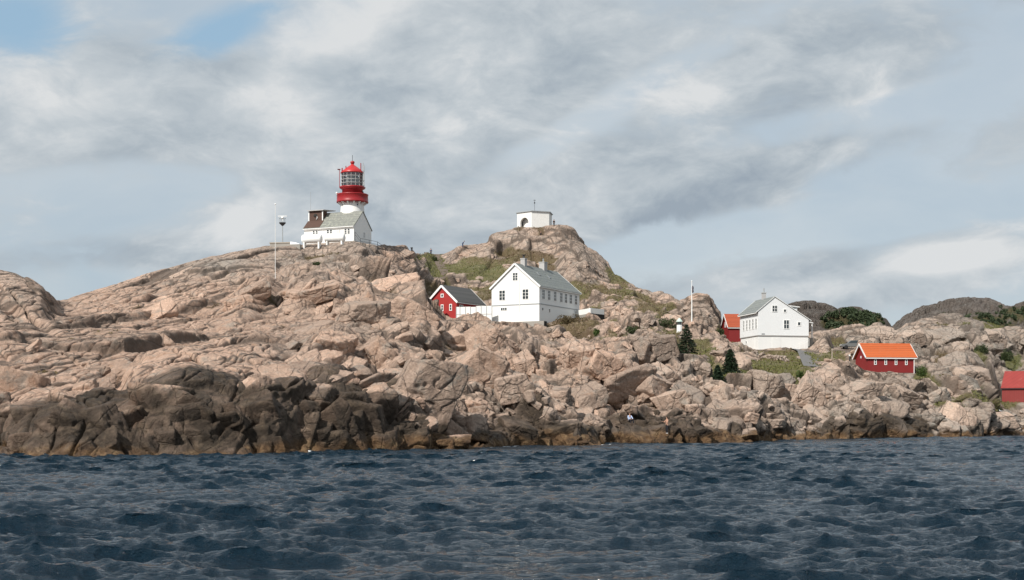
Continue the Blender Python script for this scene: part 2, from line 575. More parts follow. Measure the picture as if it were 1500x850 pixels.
QUAL = 1.0
uc = np.concatenate([np.arange(-1100, -40, 6.0), np.arange(-40, 1540, 1.15 / QUAL), np.arange(1540, 2500, 6.0)])
NU = len(uc)
pu = [p[0] for p in PROF]
pv = np.array([[a[0] for a in p[1]] for p in PROF], float)
pD = np.array([[a[1] for a in p[1]] for p in PROF], float)
CV = pchip(pu, pv, uc)
CD = pchip(pu, pD, uc)
CV[:, -1] = np.interp(uc, [s[0] for s in SKYLINE], [s[1] for s in SKYLINE])
CV[:, -2] = np.maximum(CV[:, -2], CV[:, -1] + 4)
CD[:, 0] = CH * F / (CV[:, 0] - V0)                     # the first point sits at sea level
CZ = CH + (V0 - CV) / F * CD
# under the water in front, and falling away behind the skyline
zs, Ds = CZ[:, -1], CD[:, -1]
CD = np.column_stack([CD[:, 0] - 9, CD[:, 0] - 3, CD, Ds + 9, Ds + 35, Ds + 90, Ds + 140])
CZ = np.column_stack([np.full(NU, -4.5), np.full(NU, -1.2), CZ, zs + 0.2, zs * 0.90 - 1.5, zs * 0.55 - 2, np.full(NU, -2.0)])
KP = CD.shape[1]
tk = np.arange(KP, dtype=float)
tf = np.linspace(0, KP - 1, 700)
FD = pchip(tk, CD.T, tf)                                  # (700, NU)
FZ = pchip(tk, CZ.T, tf)
FVr = V0 - (FZ - CH) / FD * F
# share the rows out by how large each stretch shows in the photograph plus its real length
dpx = np.abs(np.diff(FVr, axis=0))
dm = np.sqrt(np.diff(FD, axis=0) ** 2 + np.diff(FZ, axis=0) ** 2)
vis = (tf[1:] < KP - 4.0)[:, None]
wgt = np.where(vis, dpx + 0.9 * dm, 0.15 * dm)
wgt = wgt.mean(axis=1) + 1e-3
cum = np.concatenate([[0], np.cumsum(wgt)])
NTR = int(1750 * QUAL)
ts = np.interp(np.linspace(0, cum[-1], NTR), cum, tf)
GD = pchip(tk, CD.T, ts)
GZ = pchip(tk, CZ.T, ts)
GU = np.broadcast_to(uc[None, :], GD.shape)
GX = (GU - U0) / F * GD
BV = V0 - (GZ - CH) / GD * F                              # photo row of the undisplaced surface
P0 = np.stack([GX, GD, GZ], -1)


def base_at(u, v):
    """first point of the base surface seen at photo position (u, v)"""
    j = int(np.argmin(np.abs(uc - u)))
    col = BV[:, j]
    i = int(np.argmax(col <= v))
    return Vector(P0[i, j])


# base normals
dU = np.gradient(P0, axis=1)
dT = np.gradient(P0, axis=0)
Nn = np.cross(dU, dT)
Nn /= np.linalg.norm(Nn, axis=-1, keepdims=True) + 1e-9
Nn = Nn * np.sign(Nn[..., 2:3] + 1e-6)
shp = GD.shape
P = P0.reshape(-1, 3).astype(np.float32)
NV = Nn.reshape(-1, 3).astype(np.float32)
FU = GU.reshape(-1).astype(np.float32)
FV = BV.reshape(-1).astype(np.float32)
FDm = GD.reshape(-1).astype(np.float32)
tt = np.repeat(ts, NU).astype(np.float32)


def ell(u, v, ru, rv, ang=0.0, p=2.0):
    """super-elliptical bump of the base surface, 1 inside .. 0 outside"""
    a = R(ang)
    du, dv = FU - u, v - FV
    x = (du * math.cos(a) + dv * math.sin(a)) / ru
    y = (-du * math.sin(a) + dv * math.cos(a)) / rv
    return np.exp(-(np.abs(x) ** 2 + np.abs(y) ** 2) ** (p / 2 + 0.0))


# how broken the rock is: smooth slabs on the left, blocks in the middle and right
BROKEN = [(-400, 0.5), (0, 0.5), (250, 0.55), (400, 0.75), (560, 1.0), (700, 1.15), (1000, 1.2), (1500, 1.0), (1900, 1.0)]
brk = np.interp(FU, [b[0] for b in BROKEN], [b[1] for b in BROKEN]).astype(np.float32)
# the dark cliff of the left shore is rounded
back = sstep(tt, KP - 6.6, KP - 5.0)                       # near the skyline
near_sky = 1 - 0.62 * back
farscale = np.clip(FDm / 200.0, 0.55, 1.3)

# joints: three sets of planes, warped a little
WARP = np.stack([fbm(P * 0.07 + 3, 3, 11), fbm(P * 0.07 + 9, 3, 12), fbm(P * 0.07 + 21, 3, 13)], -1)
disp = np.zeros(len(P), np.float32)
fine = np.zeros(len(P), np.float32)
crack = np.zeros(len(P), np.float32)
tone = np.zeros(len(P), np.float32)
disp += 1.3 * fbm(P * np.float32(0.045), 3, 5) * near_sky
slab = np.interp(FU, [-400, 330, 560, 1900], [1.0, 0.9, 0.15, 0.0]).astype(np.float32)   # long slabs on the left, blocks elsewhere
WARP1 = np.stack([vnoise(P * np.float32(0.05) + 3, 11), vnoise(P * np.float32(0.05) + 9, 12), vnoise(P * np.float32(0.05) + 21, 13)], -1)
_a = np.array((0.45, 0.85, 0.28)) / np.linalg.norm((0.45, 0.85, 0.28))
_b = np.cross((-0.15, -0.25, 0.95), _a)
_b /= np.linalg.norm(_b)
BX = np.array((_a, _b, np.cross(_a, _b)), np.float32)               # long axis of the slabs: up the slope and to the right
for (size, amp, tiltk, groove, rot, stretch, seed, wb, where) in [
        (12.0, 0.42, 0.70, 0.80, None, (2.4, 0.7, 1.0), 23, 3.2, slab),
        (3.6, 0.09, 0.12, 0.26, None, (2.6, 0.7, 0.7), 29, 1.2, slab * 0.9),
        (9.5, 1.45, 1.05, 0.65, (0.5, -0.55, 0.4), (1.0, 0.62, 1.5), 31, 2.6, 1 - 0.88 * slab),
        (3.6, 0.62, 0.62, 0.36, (-0.4, 0.5, -0.5), (1.25, 0.8, 0.9), 47, 1.1, 1 - 0.86 * slab),
        (1.5, 0.15, 0.20, 0.13, (0.7, 0.25, 0.9), (1.2, 0.8, 0.8), 59, 0.35, 1 - 0.8 * slab)]:
    Q = (P + (WARP1 if rot is None else WARP) * np.float32(wb)) @ (BX.T if rot is None else rotm(*rot).T)
    Q = Q / (np.float32(size) * np.array(stretch, np.float32))
    F1, F2, H, V = voro(Q, seed)
    a, b, c, d = (hr(H, k) - 0.5 for k in (1, 2, 3, 4))
    plate = 2 * a * amp + tiltk * 2.0 * (b * V[:, 0] + c * V[:, 1] + d * V[:, 2]) * size * 0.34
    edge = F2 - F1
    gr = np.exp(-(edge / (0.26 / size + 0.02)) ** 1.2)
    wide = hr(H, 7) ** 2 * 1.8 + 0.2
    k_ = near_sky * farscale * where
    disp += plate * brk * k_
    fine -= groove * gr * wide * np.sqrt(brk) * k_
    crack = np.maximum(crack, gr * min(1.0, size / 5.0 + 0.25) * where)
    tone += (hr(H, 9) - 0.5) * (0.8 if size > 5 else 0.5 if size > 2 else 0.25) * where
ridged = 1 - np.abs(fbm(P * np.float32(0.55) * np.array([1, 1, 1.6], np.float32), 4, 71))
rough_k = 1 - 0.45 * slab
fine += (0.15 * fbm(P * np.float32(1.1), 4, 81, 0.6) - 0.18 * sstep(ridged, 0.84, 1.0)) * near_sky * rough_k


def blur(a, sr, sc):
    """soften the steps between plates to what the mesh can carry"""
    g = a.reshape(NTR, NU)
    for ax, s in ((0, sr), (1, sc)):
        n = int(3 * s) + 1
        k = np.exp(-0.5 * (np.arange(-n, n + 1) / s) ** 2)
        k /= k.sum()
        pad = [(0, 0), (0, 0)]
        pad[ax] = (n, n)
        gp = np.pad(g, pad, mode='edge')
        out = 0
        for i, kk in enumerate(k):
            sl = [slice(None), slice(None)]
            sl[ax] = slice(i, i + g.shape[ax])
            out = out + kk * gp[tuple(sl)]
        g = out
    return g.reshape(-1).astype(np.float32)


# long straight joints: sets of parallel planes, each joint only partly open
for (nrm, space, dep, wid, seed, wgt_) in [((0.92, -0.36, -0.14), 3.6, 0.55, 0.10, 201, 0.35 + 0.65 * slab), ((0.80, 0.52, 0.30), 6.0, 0.5, 0.11, 211, 0.5 + 0.3 * slab),
                                           ((-0.30, -0.12, 0.94), 2.1, 0.30, 0.10, 221, 0.5 - 0.28 * slab), ((0.98, -0.10, 0.15), 1.7, 0.26, 0.07, 231, 0.3 + 0.5 * slab)]:
    nn_ = np.array(nrm, np.float32)
    nn_ /= np.linalg.norm(nn_)
    cq = (P @ nn_ + WARP1[:, seed % 3] * np.float32(1.6) + np.float32(0.25) * vnoise(P * np.float32(0.5), seed)) / np.float32(space)
    ci = np.floor(cq).astype(np.int64)
    cf = (cq - ci).astype(np.float32)
    zz_ = np.zeros_like(ci)
    d1 = np.abs(cf - (0.2 + 0.6 * h01(hsh(ci, zz_, zz_, seed)))) * space
    op = sstep(fbm(P * np.float32(0.13) + np.float32(seed) + (ci % 13)[:, None] * np.float32(3.7), 3, seed), -0.22, 0.10)
    gj = np.exp(-(d1 / (wid * 1.3)) ** 1.6) * op
    fine -= dep * gj * wgt_ * near_sky * (0.35 + 0.65 * h01(hsh(ci, zz_, zz_, seed + 1)) ** 1.5) * 2.8
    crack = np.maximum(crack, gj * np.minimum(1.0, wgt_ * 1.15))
    # the two sides of a joint stand at slightly different heights
    disp += 0.20 * (h01(hsh(ci + (cf > 0.5), zz_, zz_, seed + 2)) - 0.5) * space * 0.3 * op * wgt_ * near_sky
disp = blur(disp, 3.4, 1.3) + blur(fine, 1.1, 0.45)

# masses and hollows that the photograph shows, outwards (+) or into the rock (-), in metres
MASS = [(290, 612, 85, 52, 0, 1.2, 4), (130, 625, 75, 36, 0, 0.7, 3), (490, 612, 72, 46, -20, 2.4, 4), (400, 615, 36, 42, 0, 1.6, 4), (620, 646, 60, 14, -4, 1.2, 4),
        (820, 640, 55, 14, 4, 1.2, 4), (768, 618, 38, 24, 15, 1.8, 4), (528, 462, 34, 20, 10, 2.0, 4), (600, 452, 46, 20, -15, 2.4, 4),
        (455, 430, 42, 17, 14, 2.2, 4), (375, 430, 40, 18, 30, 1.8, 4), (30, 435, 60, 26, -30, 0.7, 4), (480, 520, 40, 26, 25, 1.6, 4), (700, 545, 42, 40, -50, 1.6, 5), (610, 580, 50, 40, -40, 1.6, 5), (845, 400, 30, 22, -40, 2.2, 4), (790, 355, 45, 12, 0, 0.8, 4), (1025, 465, 22, 18, -40, 1.4, 4),
        (1250, 628, 60, 22, 6, 1.4, 5), (1320, 628, 40, 18, 0, 1.3, 5), (1200, 575, 60, 14, 20, 1.4, 4), (1280, 590, 60, 14, 10, 1.2, 4), (1120, 622, 60, 18, 0, 1.2, 4), (880, 560, 60, 26, 10, 1.4, 4), (960, 540, 40, 16, 10, 1.2, 4)]
for (u, v, ru, rv, an, d, p) in MASS:
    disp += np.float32(d) * ell(u, v, ru, rv, an, p)
PIT = [(172, 556, 15, 24, 35, 2.6, 3), (197, 534, 13, 9, 20, 2.0, 3), (906, 612, 11, 30, 4, 3.6, 4), (955, 606, 26, 13, 8, 2.4, 4), (1040, 628, 34, 6, -24, 1.2, 3), (368, 640, 6, 30, 12, 1.6, 3),
       (205, 610, 4, 40, 8, 0.9, 3), (700, 632, 14, 14, 40, 1.4, 3), (545, 520, 8, 30, 30, 1.4, 3), (640, 560, 5, 44, 52, 1.8, 3), (735, 580, 6, 24, 40, 1.4, 3), (395, 460, 30, 5, 8, 1.5, 3), (500, 452, 22, 5, 25, 1.2, 3),
       (790, 525, 12, 20, 0, 1.4, 3), (890, 580, 20, 8, 0, 1.2, 3), (1000, 580, 14, 6, 0, 0.9, 3), (1080, 575, 14, 12, 10, 1.6, 3), (1165, 590, 9, 12, 30, 1.2, 3), (1238, 625, 4, 20, 8, 1.0, 3), (1300, 625, 4, 20, 0, 0.9, 3), (38, 466, 46, 7, -28, 1.6, 3),
       (1425, 610, 14, 18, 0, 1.6, 3)]
pitd = np.zeros(len(P), np.float32)
for (u, v, ru, rv, an, d, p) in PIT:
    pitd += np.float32(d) * ell(u, v, ru, rv, an, p)

under = sstep(FV, 640, 700) * 0 + sstep(P[:, 2], -1.5, 0.6)
disp = disp * (0.35 + 0.65 * under)
VIEW = P - np.array([0, 0, CH], np.float32)
VIEW /= np.linalg.norm(VIEW, axis=1, keepdims=True)
DIR = NV * 0.8 + np.array([0, -0.16, 0.25], np.float32) - VIEW * np.float32(0.18)
DIR /= np.linalg.norm(DIR, axis=1, keepdims=True)

# vegetation and soil (fills the hollows: little displacement there)
VEG = [  # u, v, ru, rv, angle, strength, colour 0 brown .. 1 green
 (708, 397, 54, 9, -4, 1.15, 0.7), (640, 392, 16, 20, 30, 1.4, 0.8), (626, 376, 18, 5, 0, 0.9, 0.6), (610, 420, 34, 10, 5, 1.0, 0.15), (716, 428, 30, 14, -15, 1.0, 0.45),
 (776, 366, 34, 4, -4, 0.8, 0.2), (800, 388, 22, 6, -20, 0.7, 0.2), (893, 433, 60, 15, -10, 1.25, 0.45), (903, 404, 20, 6, -35, 1.1, 0.5), (850, 430, 30, 8, 0, 0.8, 0.4), (955, 450, 40, 12, -20, 1.15, 0.35),
 (975, 470, 22, 12, -20, 1.1, 0.5), (842, 476, 34, 12, -5, 1.1, 0.1), (930, 488, 46, 12, -8, 0.85, 0.45), (915, 505, 24, 10, -20, 0.7, 0.5), (1030, 520, 26, 18, -20, 1.1, 0.6), (1045, 548, 28, 14, 0, 1.0, 0.7), (1090, 548, 30, 14, 0, 0.9, 0.75),
 (1130, 540, 52, 19, 5, 1.25, 0.6), (1160, 518, 40, 7, 0, 1.2, 0.5), (1100, 503, 40, 8, 0, 0.9, 0.4), (1075, 500, 20, 6, 0, 0.9, 0.4), (1225, 520, 24, 12, 0, 1.1, 0.6), (1215, 500, 24, 6, 0, 0.8, 0.3), (1180, 552, 14, 16, 0, 1.0, 0.6), (1355, 552, 16, 10, 0, 1.2, 0.8),
 (1405, 590, 30, 6, -12, 1.0, 0.55), (1380, 530, 16, 24, 20, 0.75, 0.3), (1440, 520, 18, 24, 0, 0.75, 0.8), (1435, 580, 40, 7, -10, 0.8, 0.6), (1350, 490, 30, 14, 0, 0.6, 0.0), (1440, 480, 40, 10, 0, 0.7, 0.6), (1480, 530, 20, 16, 0, 0.8, 0.9), (1395, 500, 20, 8, 0, 0.6, 0.2),
 (480, 372, 40, 3, 0, 0.4, 0.2), (465, 388, 14, 5, 0, 0.7, 0.3), (860, 455, 30, 6, 0, 0.7, 0.4), (985, 500, 20, 20, 0, 0.9, 0.4), (1052, 490, 12, 8, -40, 0.9, 0.5), (700, 380, 40, 4, 10, 0.5, 0.3), (640, 440, 16, 20, 0, 0.9, 0.3)]
veg = np.zeros(len(P), np.float32)
vgc = np.zeros(len(P), np.float32)
vws = np.zeros(len(P), np.float32) + 1e-4
for (u, v, ru, rv, an, s, c) in VEG:
    e = s * ell(u, v, ru, rv, an, 2)
    veg = np.maximum(veg, e)
    vgc += c * e
    vws += e
vgc /= vws
vn = fbm(P * np.float32(0.16), 4, 91, 0.6)
vgc = np.clip(vgc + 0.35 * vn, 0, 1)
# grass sits in hollows of the displaced rock
vegm = sstep(veg + 0.62 * vn + 0.30 * fbm(P * np.float32(0.7), 3, 95, 0.6) - 0.16 * disp, 0.30, 0.52) * (P[:, 2] > 3)

calm = np.clip(1.1 * ell(1185, 523, 30, 13, -20, 4) + 0.8 * ell(1130, 540, 60, 22, 0, 4) + ell(1240, 512, 26, 9, 0, 4) + 0.9 * ell(645, 390, 16, 22, -28, 4) + 0.5 * np.clip(veg, 0, 1.2), 0, 1)
disp = disp * (1 - 0.9 * calm) - 0.12 * calm
PP = P + DIR * disp[:, None] + (VIEW * np.float32(0.85) + np.array([0, 0, -0.5], np.float32)) * pitd[:, None]

# level ground under the buildings: centre, half sizes, turn, height
PADS = []


def wpt(u, v, D):
    return Vector(((u - U0) / F * D, D, CH + (V0 - v) / F * D))


def zat(v, D):
    return CH + (V0 - v) / F * D


def add_pad(x, y, hx, hy, rz, z, soft=4.0):
    PADS.append((x, y, hx, hy, rz, z, soft))


def frame(A, ang, W, L, ca, cb):
    """centre and turn of a footprint; local x runs along W, local y along L; A is the corner at (ca*W/2, cb*L/2)"""
    x = Vector((math.cos(ang), math.sin(ang)))
    y = Vector((-math.sin(ang), math.cos(ang)))
    c = Vector(A) - x * (ca * W / 2) - y * (cb * L / 2)
    return c.x, c.y, ang


HOUSES = {}
HOUSES['keepers_house'] = (*frame((5.0, 250.0), R(-28.4), 10.0, 17.0, 1, -1), 10.0, 17.0, zat(471, 250))
HOUSES['guest_house'] = (*frame((45.1, 250.0), R(12.1), 9.9, 9.0, -1, -1), 9.9, 9.0, zat(511.5, 250))
HOUSES['light_house_wing'] = (*frame((-30.7, 265.0), R(-21.4 - 90), 7.4, 11.0, 1, 1), 7.4, 11.0, zat(353, 265))
HOUSES['red_cabin'] = (*frame((-10.3, 255.0), R(-32.7), 6.7, 9.0, 1, -1), 6.7, 9.0, zat(466, 255))
HOUSES['boathouse'] = (*frame((57.3, 220.0), R(8 - 90), 5.0, 7.9, 1, -1), 5.0, 7.9, zat(545, 220))
HOUSES['shed'] = (*frame((43.2, 272.0), R(7 - 90), 5.0, 8.0, 1, -1), 5.0, 8.0, zat(499, 272))
HOUSES['barn'] = (*frame((85.4, 238.0), R(-30 - 90), 7.0, 10.0, 1, -1), 7.0, 10.0, zat(587, 238))
for k_, (x, y, a, W_, L_, z) in HOUSES.items():
    add_pad(x, y, W_ / 2, L_ / 2, a, z, 3.0 if k_ != 'red_cabin' else 3.5)
hx = wpt(783, 332, 334)
add_pad(hx.x, hx.y + 4, 4.3, 4.2, 0, hx.z, 3.0)
add_pad(-33.5, 272.5, 5, 3, 0, zat(353, 265), 4.0)
p_ = wpt(480, 360, 260)
add_pad(p_.x + 0.5, p_.y, 6.5, 2.0, R(-15), p_.z, 3.5)
p_ = wpt(418, 361, 262)
add_pad(p_.x, p_.y, 3.0, 2.0, 0, p_.z, 3.0)

# the rock in front of the buildings stays below their feet
LIMIT = [((-400, 300), (500, 380), (556, 426), (585, 433), (605, 440), (625, 451), (640, 461), (652, 469), (668, 468), (700, 300), (1900, 300), 204.0),
         ((-400, 300), (612, 300), (625, 440), (640, 459), (652, 469), (668, 468), (722, 471), (790, 474), (802, 480), (840, 468), (864, 465), (890, 466), (900, 300), (1900, 300), 252.3),
         ((-400, 300), (1045, 300), (1055, 498), (1086, 509), (1112, 513), (1150, 513.5), (1160, 511), (1183, 505), (1188, 300), (1900, 300), 249.5),
         ((-400, 300), (1160, 300), (1165, 528), (1180, 533), (1205, 535), (1212, 522), (1222, 300), (1900, 300), 225.0),
         ((-400, 300), (984, 300), (990, 500), (996, 518), (1030, 520), (1038, 510), (1045, 300), (1900, 300), 228.0),
         ((-400, 300), (1038, 300), (1044, 556), (1060, 557), (1066, 547), (1088, 546), (1096, 300), (1900, 300), 199.0),
         ((-400, 300), (1228, 300), (1236, 527), (1254, 534), (1266, 542), (1285, 545), (1310, 546), (1322, 553), (1345, 556), (1362, 550), (1370, 300), (1900, 300), 217.5),
         ((-400, 300), (1456, 300), (1464, 588), (1900, 588), 231.0)]


def sight_limit(Q):
    u_ = U0 + F * Q[:, 0] / Q[:, 1]
    for L_ in LIMIT:
        lim = np.interp(u_, [a[0] for a in L_[:-1]], [a[1] for a in L_[:-1]])
        zmax = CH + (V0 - lim) / F * Q[:, 1] - 0.05
        m_ = (Q[:, 1] < L_[-1]) & (Q[:, 1] > 60) & (Q[:, 2] > zmax)
        Q[:, 2] = np.where(m_, zmax + 0.06 * (Q[:, 2] - zmax).clip(0, 2), Q[:, 2])
    return Q


sight_limit(PP)
for (x, y, hx, hy, rz, z, soft) in PADS:
    c, s = math.cos(-rz), math.sin(-rz)
    dx, dy = PP[:, 0] - x, PP[:, 1] - y
    lx, ly = dx * c - dy * s, dx * s + dy * c
    dd = np.sqrt(np.maximum(np.abs(lx) - hx, 0) ** 2 + np.maximum(np.abs(ly) - hy, 0) ** 2)
    m = 1 - sstep(dd, 0.3, soft)
    PP[:, 2] = PP[:, 2] * (1 - m) + (z + 0.10 * (PP[:, 2] - z).clip(-2, 2)) * m - 0.12 * m

# ---- what the surface is: masks
nb = fbm(P * np.float32(0.10), 4, 101, 0.55)
nb2 = fbm(P * np.float32(0.45), 4, 111, 0.6)
WETV = [(-400, 570), (0, 595), (60, 590), (100, 585), (190, 568), (260, 556), (330, 562), (380, 566), (440, 568), (500, 556), (560, 580), (600, 622), (660, 636), (700, 622), (760, 604), (800, 614), (860, 628),
        (900, 606), (950, 594), (1000, 606), (1030, 624), (1080, 630), (1150, 634), (1200, 628), (1240, 608), (1300, 606), (1355, 608), (1370, 632), (1400, 630), (1440, 628), (1500, 628), (1900, 622)]
wv_ = np.interp(FU, [a[0] for a in WETV], [a[1] for a in WETV])
mpp = FDm / F                                               # metres per photo pixel
wet = sstep((FV - wv_) * mpp + 0.75 * nb + 0.55 * nb2 + 0.3 * disp * 0, -0.25, 0.35)
shoreD = np.interp(FU, uc, CD[:, 2])
weed = sstep(np.interp(FU, [0, 400, 650, 1100, 1300], [0.45, 0.55, 1.2, 1.2, 0.8]) + 0.9 * nb2 + 0.6 * nb - PP[:, 2], -0.3, 0.5)       # orange-brown weed just over the water
pinkU = np.interp(FU, [-400, 0, 120, 330, 450, 600, 760, 900, 1100, 1500, 1900], [0.95, 0.95, 1.0, 1.0, 0.85, 0.75, 0.65, 0.65, 0.5, 0.25, 0.2])
pink = np.clip(pinkU * (1 - 0.5 * sstep(FV, 430, 380) * (FU < 560)) * (1 - 0.25 * ((FU > 620) & (FV < 440))) + 0.30 * nb + 0.10 * nb2 + 0.22 * tone, 0, 1)
pink = np.clip(pink - 0.6 * ell(315, 390, 40, 10, 8, 2) - 0.35 * ell(30, 430, 70, 30, -25, 2), 0, 1)

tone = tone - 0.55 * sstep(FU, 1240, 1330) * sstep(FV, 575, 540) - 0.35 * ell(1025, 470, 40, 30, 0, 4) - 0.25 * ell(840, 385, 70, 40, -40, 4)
idx = np.arange(NTR * NU).reshape(NTR, NU)
quads = np.stack([idx[:-1, :-1], idx[:-1, 1:], idx[1:, 1:], idx[1:, :-1]], -1).reshape(-1, 4)


def grid_mesh(name, pts, q, mat, smooth=True):
    me = bpy.data.meshes.new(name)
    me.vertices.add(len(pts))
    me.vertices.foreach_set('co', np.ascontiguousarray(pts, np.float32).ravel())
    me.loops.add(q.size)
    me.loops.foreach_set('vertex_index', np.ascontiguousarray(q, np.int32).ravel())
    me.polygons.add(len(q))
    me.polygons.foreach_set('loop_start', np.arange(0, q.size, q.shape[1], dtype=np.int32))
    me.polygons.foreach_set('use_smooth', np.full(len(q), smooth))
    me.update(calc_edges=True)
    me.materials.append(mat)
    o = bpy.data.objects.new(name, me)
    COL.objects.link(o)
    return o


def vattr(o, name, arrs):
    a = o.data.attributes.new(name, 'FLOAT_COLOR', 'POINT')
    d = np.ones((len(arrs[0]), 4), np.float32)
    for k, x in enumerate(arrs):
        d[:, k] = x
    a.data.foreach_set('color', d.ravel())


# ------------------------------------------------------------------ rock material
def rock_material(name, far=False):
    m, t, p = principled(name, 0.85, 0.25)
    geo = t.add('ShaderNodeNewGeometry')
    pos = geo.outputs['Position']
    at1 = t.add('ShaderNodeAttribute', attribute_name='mask')
    at2 = t.add('ShaderNodeAttribute', attribute_name='tone')
    s1 = t.add('ShaderNodeSeparateColor')
    t.put(s1.inputs[0], at1.outputs['Color'])
    s2 = t.add('ShaderNodeSeparateColor')
    t.put(s2.inputs[0], at2.outputs['Color'])
    wet_, veg_, weed_ = s1.outputs
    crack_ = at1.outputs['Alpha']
    tone_, pink_, vgc_ = s2.outputs
    n1 = t.noise(pos, 0.22, 6.0, 0.6)
    n2 = t.noise(pos, 1.3, 8.0, 0.65)
    n3 = t.sstep(t.noise(pos, 4.2, 8.0, 0.78), 0.30, 0.70)
    grey = t.ramp(n1, [(0.28, (0.265, 0.225, 0.19)), (0.5, (0.35, 0.30, 0.255)), (0.72, (0.42, 0.36, 0.305))])
    pinkc = t.ramp(n2, [(0.3, (0.36, 0.235, 0.172)), (0.52, (0.49, 0.335, 0.25)), (0.72, (0.58, 0.42, 0.325))])
    col = t.mix(pink_, grey, pinkc)
    # every block a shade of its own
    vm = t.add('ShaderNodeVectorMath', operation='SCALE')
    t.put(vm.inputs[0], col)
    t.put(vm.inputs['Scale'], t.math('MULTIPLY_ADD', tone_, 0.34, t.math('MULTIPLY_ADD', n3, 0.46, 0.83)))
    col = vm.outputs[0]
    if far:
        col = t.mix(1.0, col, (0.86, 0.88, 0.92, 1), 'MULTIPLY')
    # grey lichen, rust bleeding, black stripes of water run-off
    lich = t.sstep(t.noise(pos, 0.6, 9.0, 0.68), 0.52, 0.66)
    col = t.mix(t.math('MULTIPLY', lich, 0.55), col, (0.27, 0.265, 0.235, 1))
    rust = t.sstep(t.noise(t.mapping(pos, loc=(5, 3, 1), scale=(1, 1, 0.5)), 0.45, 8.0, 0.62), 0.57, 0.72)
    col = t.mix(t.math('MULTIPLY', t.math('MULTIPLY', rust, 0.65), pink_), col, (0.36, 0.185, 0.10, 1))
    runs = t.sstep(t.noise(t.mapping(pos, loc=(1, 9, 4), scale=(1, 1, 0.22)), 0.8, 7.0, 0.62), 0.58, 0.70)
    col = t.mix(t.math('MULTIPLY', runs, 0.45), col, (0.13, 0.11, 0.095, 1))
    # hairline joints and open cracks, darker than the rock
    wrp = t.noise(pos, 0.5, 3.0, 0.5, out=1)
    va = t.add('ShaderNodeVectorMath', operation='MULTIPLY_ADD')
    t.put(va.inputs[0], wrp)
    va.inputs[1].default_value = (0.8, 0.8, 0.8)
    t.put(va.inputs[2], pos)
    hs = []
    for (rot, sc, w0) in [((0.25, -0.15, 0.38), (0.42, 0.13, 0.30), 0.036), ((-0.3, 0.35, -0.5), (0.62, 0.34, 0.85), 0.055)]:
        vo = t.add('ShaderNodeTexVoronoi', feature='DISTANCE_TO_EDGE')
        t.put(vo.inputs['Vector'], t.mapping(va.outputs[0], rot=rot, scale=sc))
        vo.inputs['Scale'].default_value = 1.0
        hs.append(t.sstep(vo.outputs[0], w0, 0.0))
    line = t.math('MULTIPLY', t.math('MAXIMUM', hs[0], t.math('MULTIPLY', hs[1], t.sstep(n2, 0.48, 0.60))), t.sstep(n1, 0.34, 0.54))
    col = t.mix(t.math('MULTIPLY', line, 0.60), col, (0.085, 0.07, 0.06, 1))
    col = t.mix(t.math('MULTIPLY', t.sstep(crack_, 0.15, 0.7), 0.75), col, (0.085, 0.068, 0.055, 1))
    # splash zone: blackish lichen belt, then orange-brown weed by the water
    dark = t.ramp(n2, [(0.3, (0.021, 0.016, 0.011)), (0.5, (0.056, 0.042, 0.030)), (0.7, (0.125, 0.092, 0.062))])
    dk = t.math('MULTIPLY', wet_, t.math('MULTIPLY_ADD', t.sstep(n1, 0.66, 0.40), 0.25, 0.72))
    col = t.mix(dk, col, dark)
    wd = t.ramp(n2, [(0.32, (0.055, 0.032, 0.017)), (0.5, (0.140, 0.078, 0.036)), (0.68, (0.27, 0.175, 0.088))])
    col = t.mix(t.math('MULTIPLY', weed_, 0.85), col, wd)
    # soil and turf
    gr = t.ramp(t.math('MULTIPLY_ADD', t.math('SUBTRACT', n2, 0.5), 0.9, vgc_),
                [(0.05, (0.105, 0.070, 0.042)), (0.4, (0.135, 0.108, 0.055)), (0.7, (0.130, 0.122, 0.052)), (1.0, (0.090, 0.102, 0.040))])
    col = t.mix(t.math('MULTIPLY', veg_, t.sstep(n3, 0.05, 0.4)), col, gr)
    t.put(p.inputs['Base Color'], col)
    t.put(p.inputs['Roughness'], t.math('MULTIPLY_ADD', wet_, -0.18, 0.88))
    h = t.math('MULTIPLY_ADD', t.sstep(n2, 0.3, 0.7), 0.40, t.math('MULTIPLY', n3, 0.20))
    h = t.math('MULTIPLY_ADD', line, -0.30, h)
    bump(t, p, h, 0.95, 1.6 if far else 0.4)
    return m


M['rock'] = rock_material('granite')
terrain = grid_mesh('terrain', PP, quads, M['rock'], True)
tag(terrain, kind='structure')
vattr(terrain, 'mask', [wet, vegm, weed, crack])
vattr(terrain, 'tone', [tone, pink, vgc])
GP = PP.reshape(NTR, NU, 3)
GPV = V0 - (GP[..., 2] - CH) / GP[..., 1] * F
GVEG = vegm.reshape(shp)
GVGC = vgc.reshape(shp)


def ground_xy(x, y):
    """height of the finished ground at a place"""
    u = U0 + F * x / y
    j = int(np.argmin(np.abs(uc - u)))
    best = None
    for jj in (j - 1, j, j + 1):
        if 0 <= jj < NU:
            Y = GP[:, jj, 1]
            k = np.where((Y[:-1] - y) * (Y[1:] - y) <= 0)[0]
            for i in k:
                z = max(GP[i, jj, 2], GP[i + 1, jj, 2]) if best is None else max(best, GP[i, jj, 2])
                best = z
    return float(best) if best is not None else 0.0


def ground_uv(u, v):
    """the point of the finished ground seen at photo position (u, v)"""
    j = int(np.argmin(np.abs(uc - u)))
    k = np.where(GPV[:, j] <= v)[0]
    k = k[k > 5]
    return Vector(GP[k[0], j]) if len(k) else Vector(GP[NTR // 2, j])

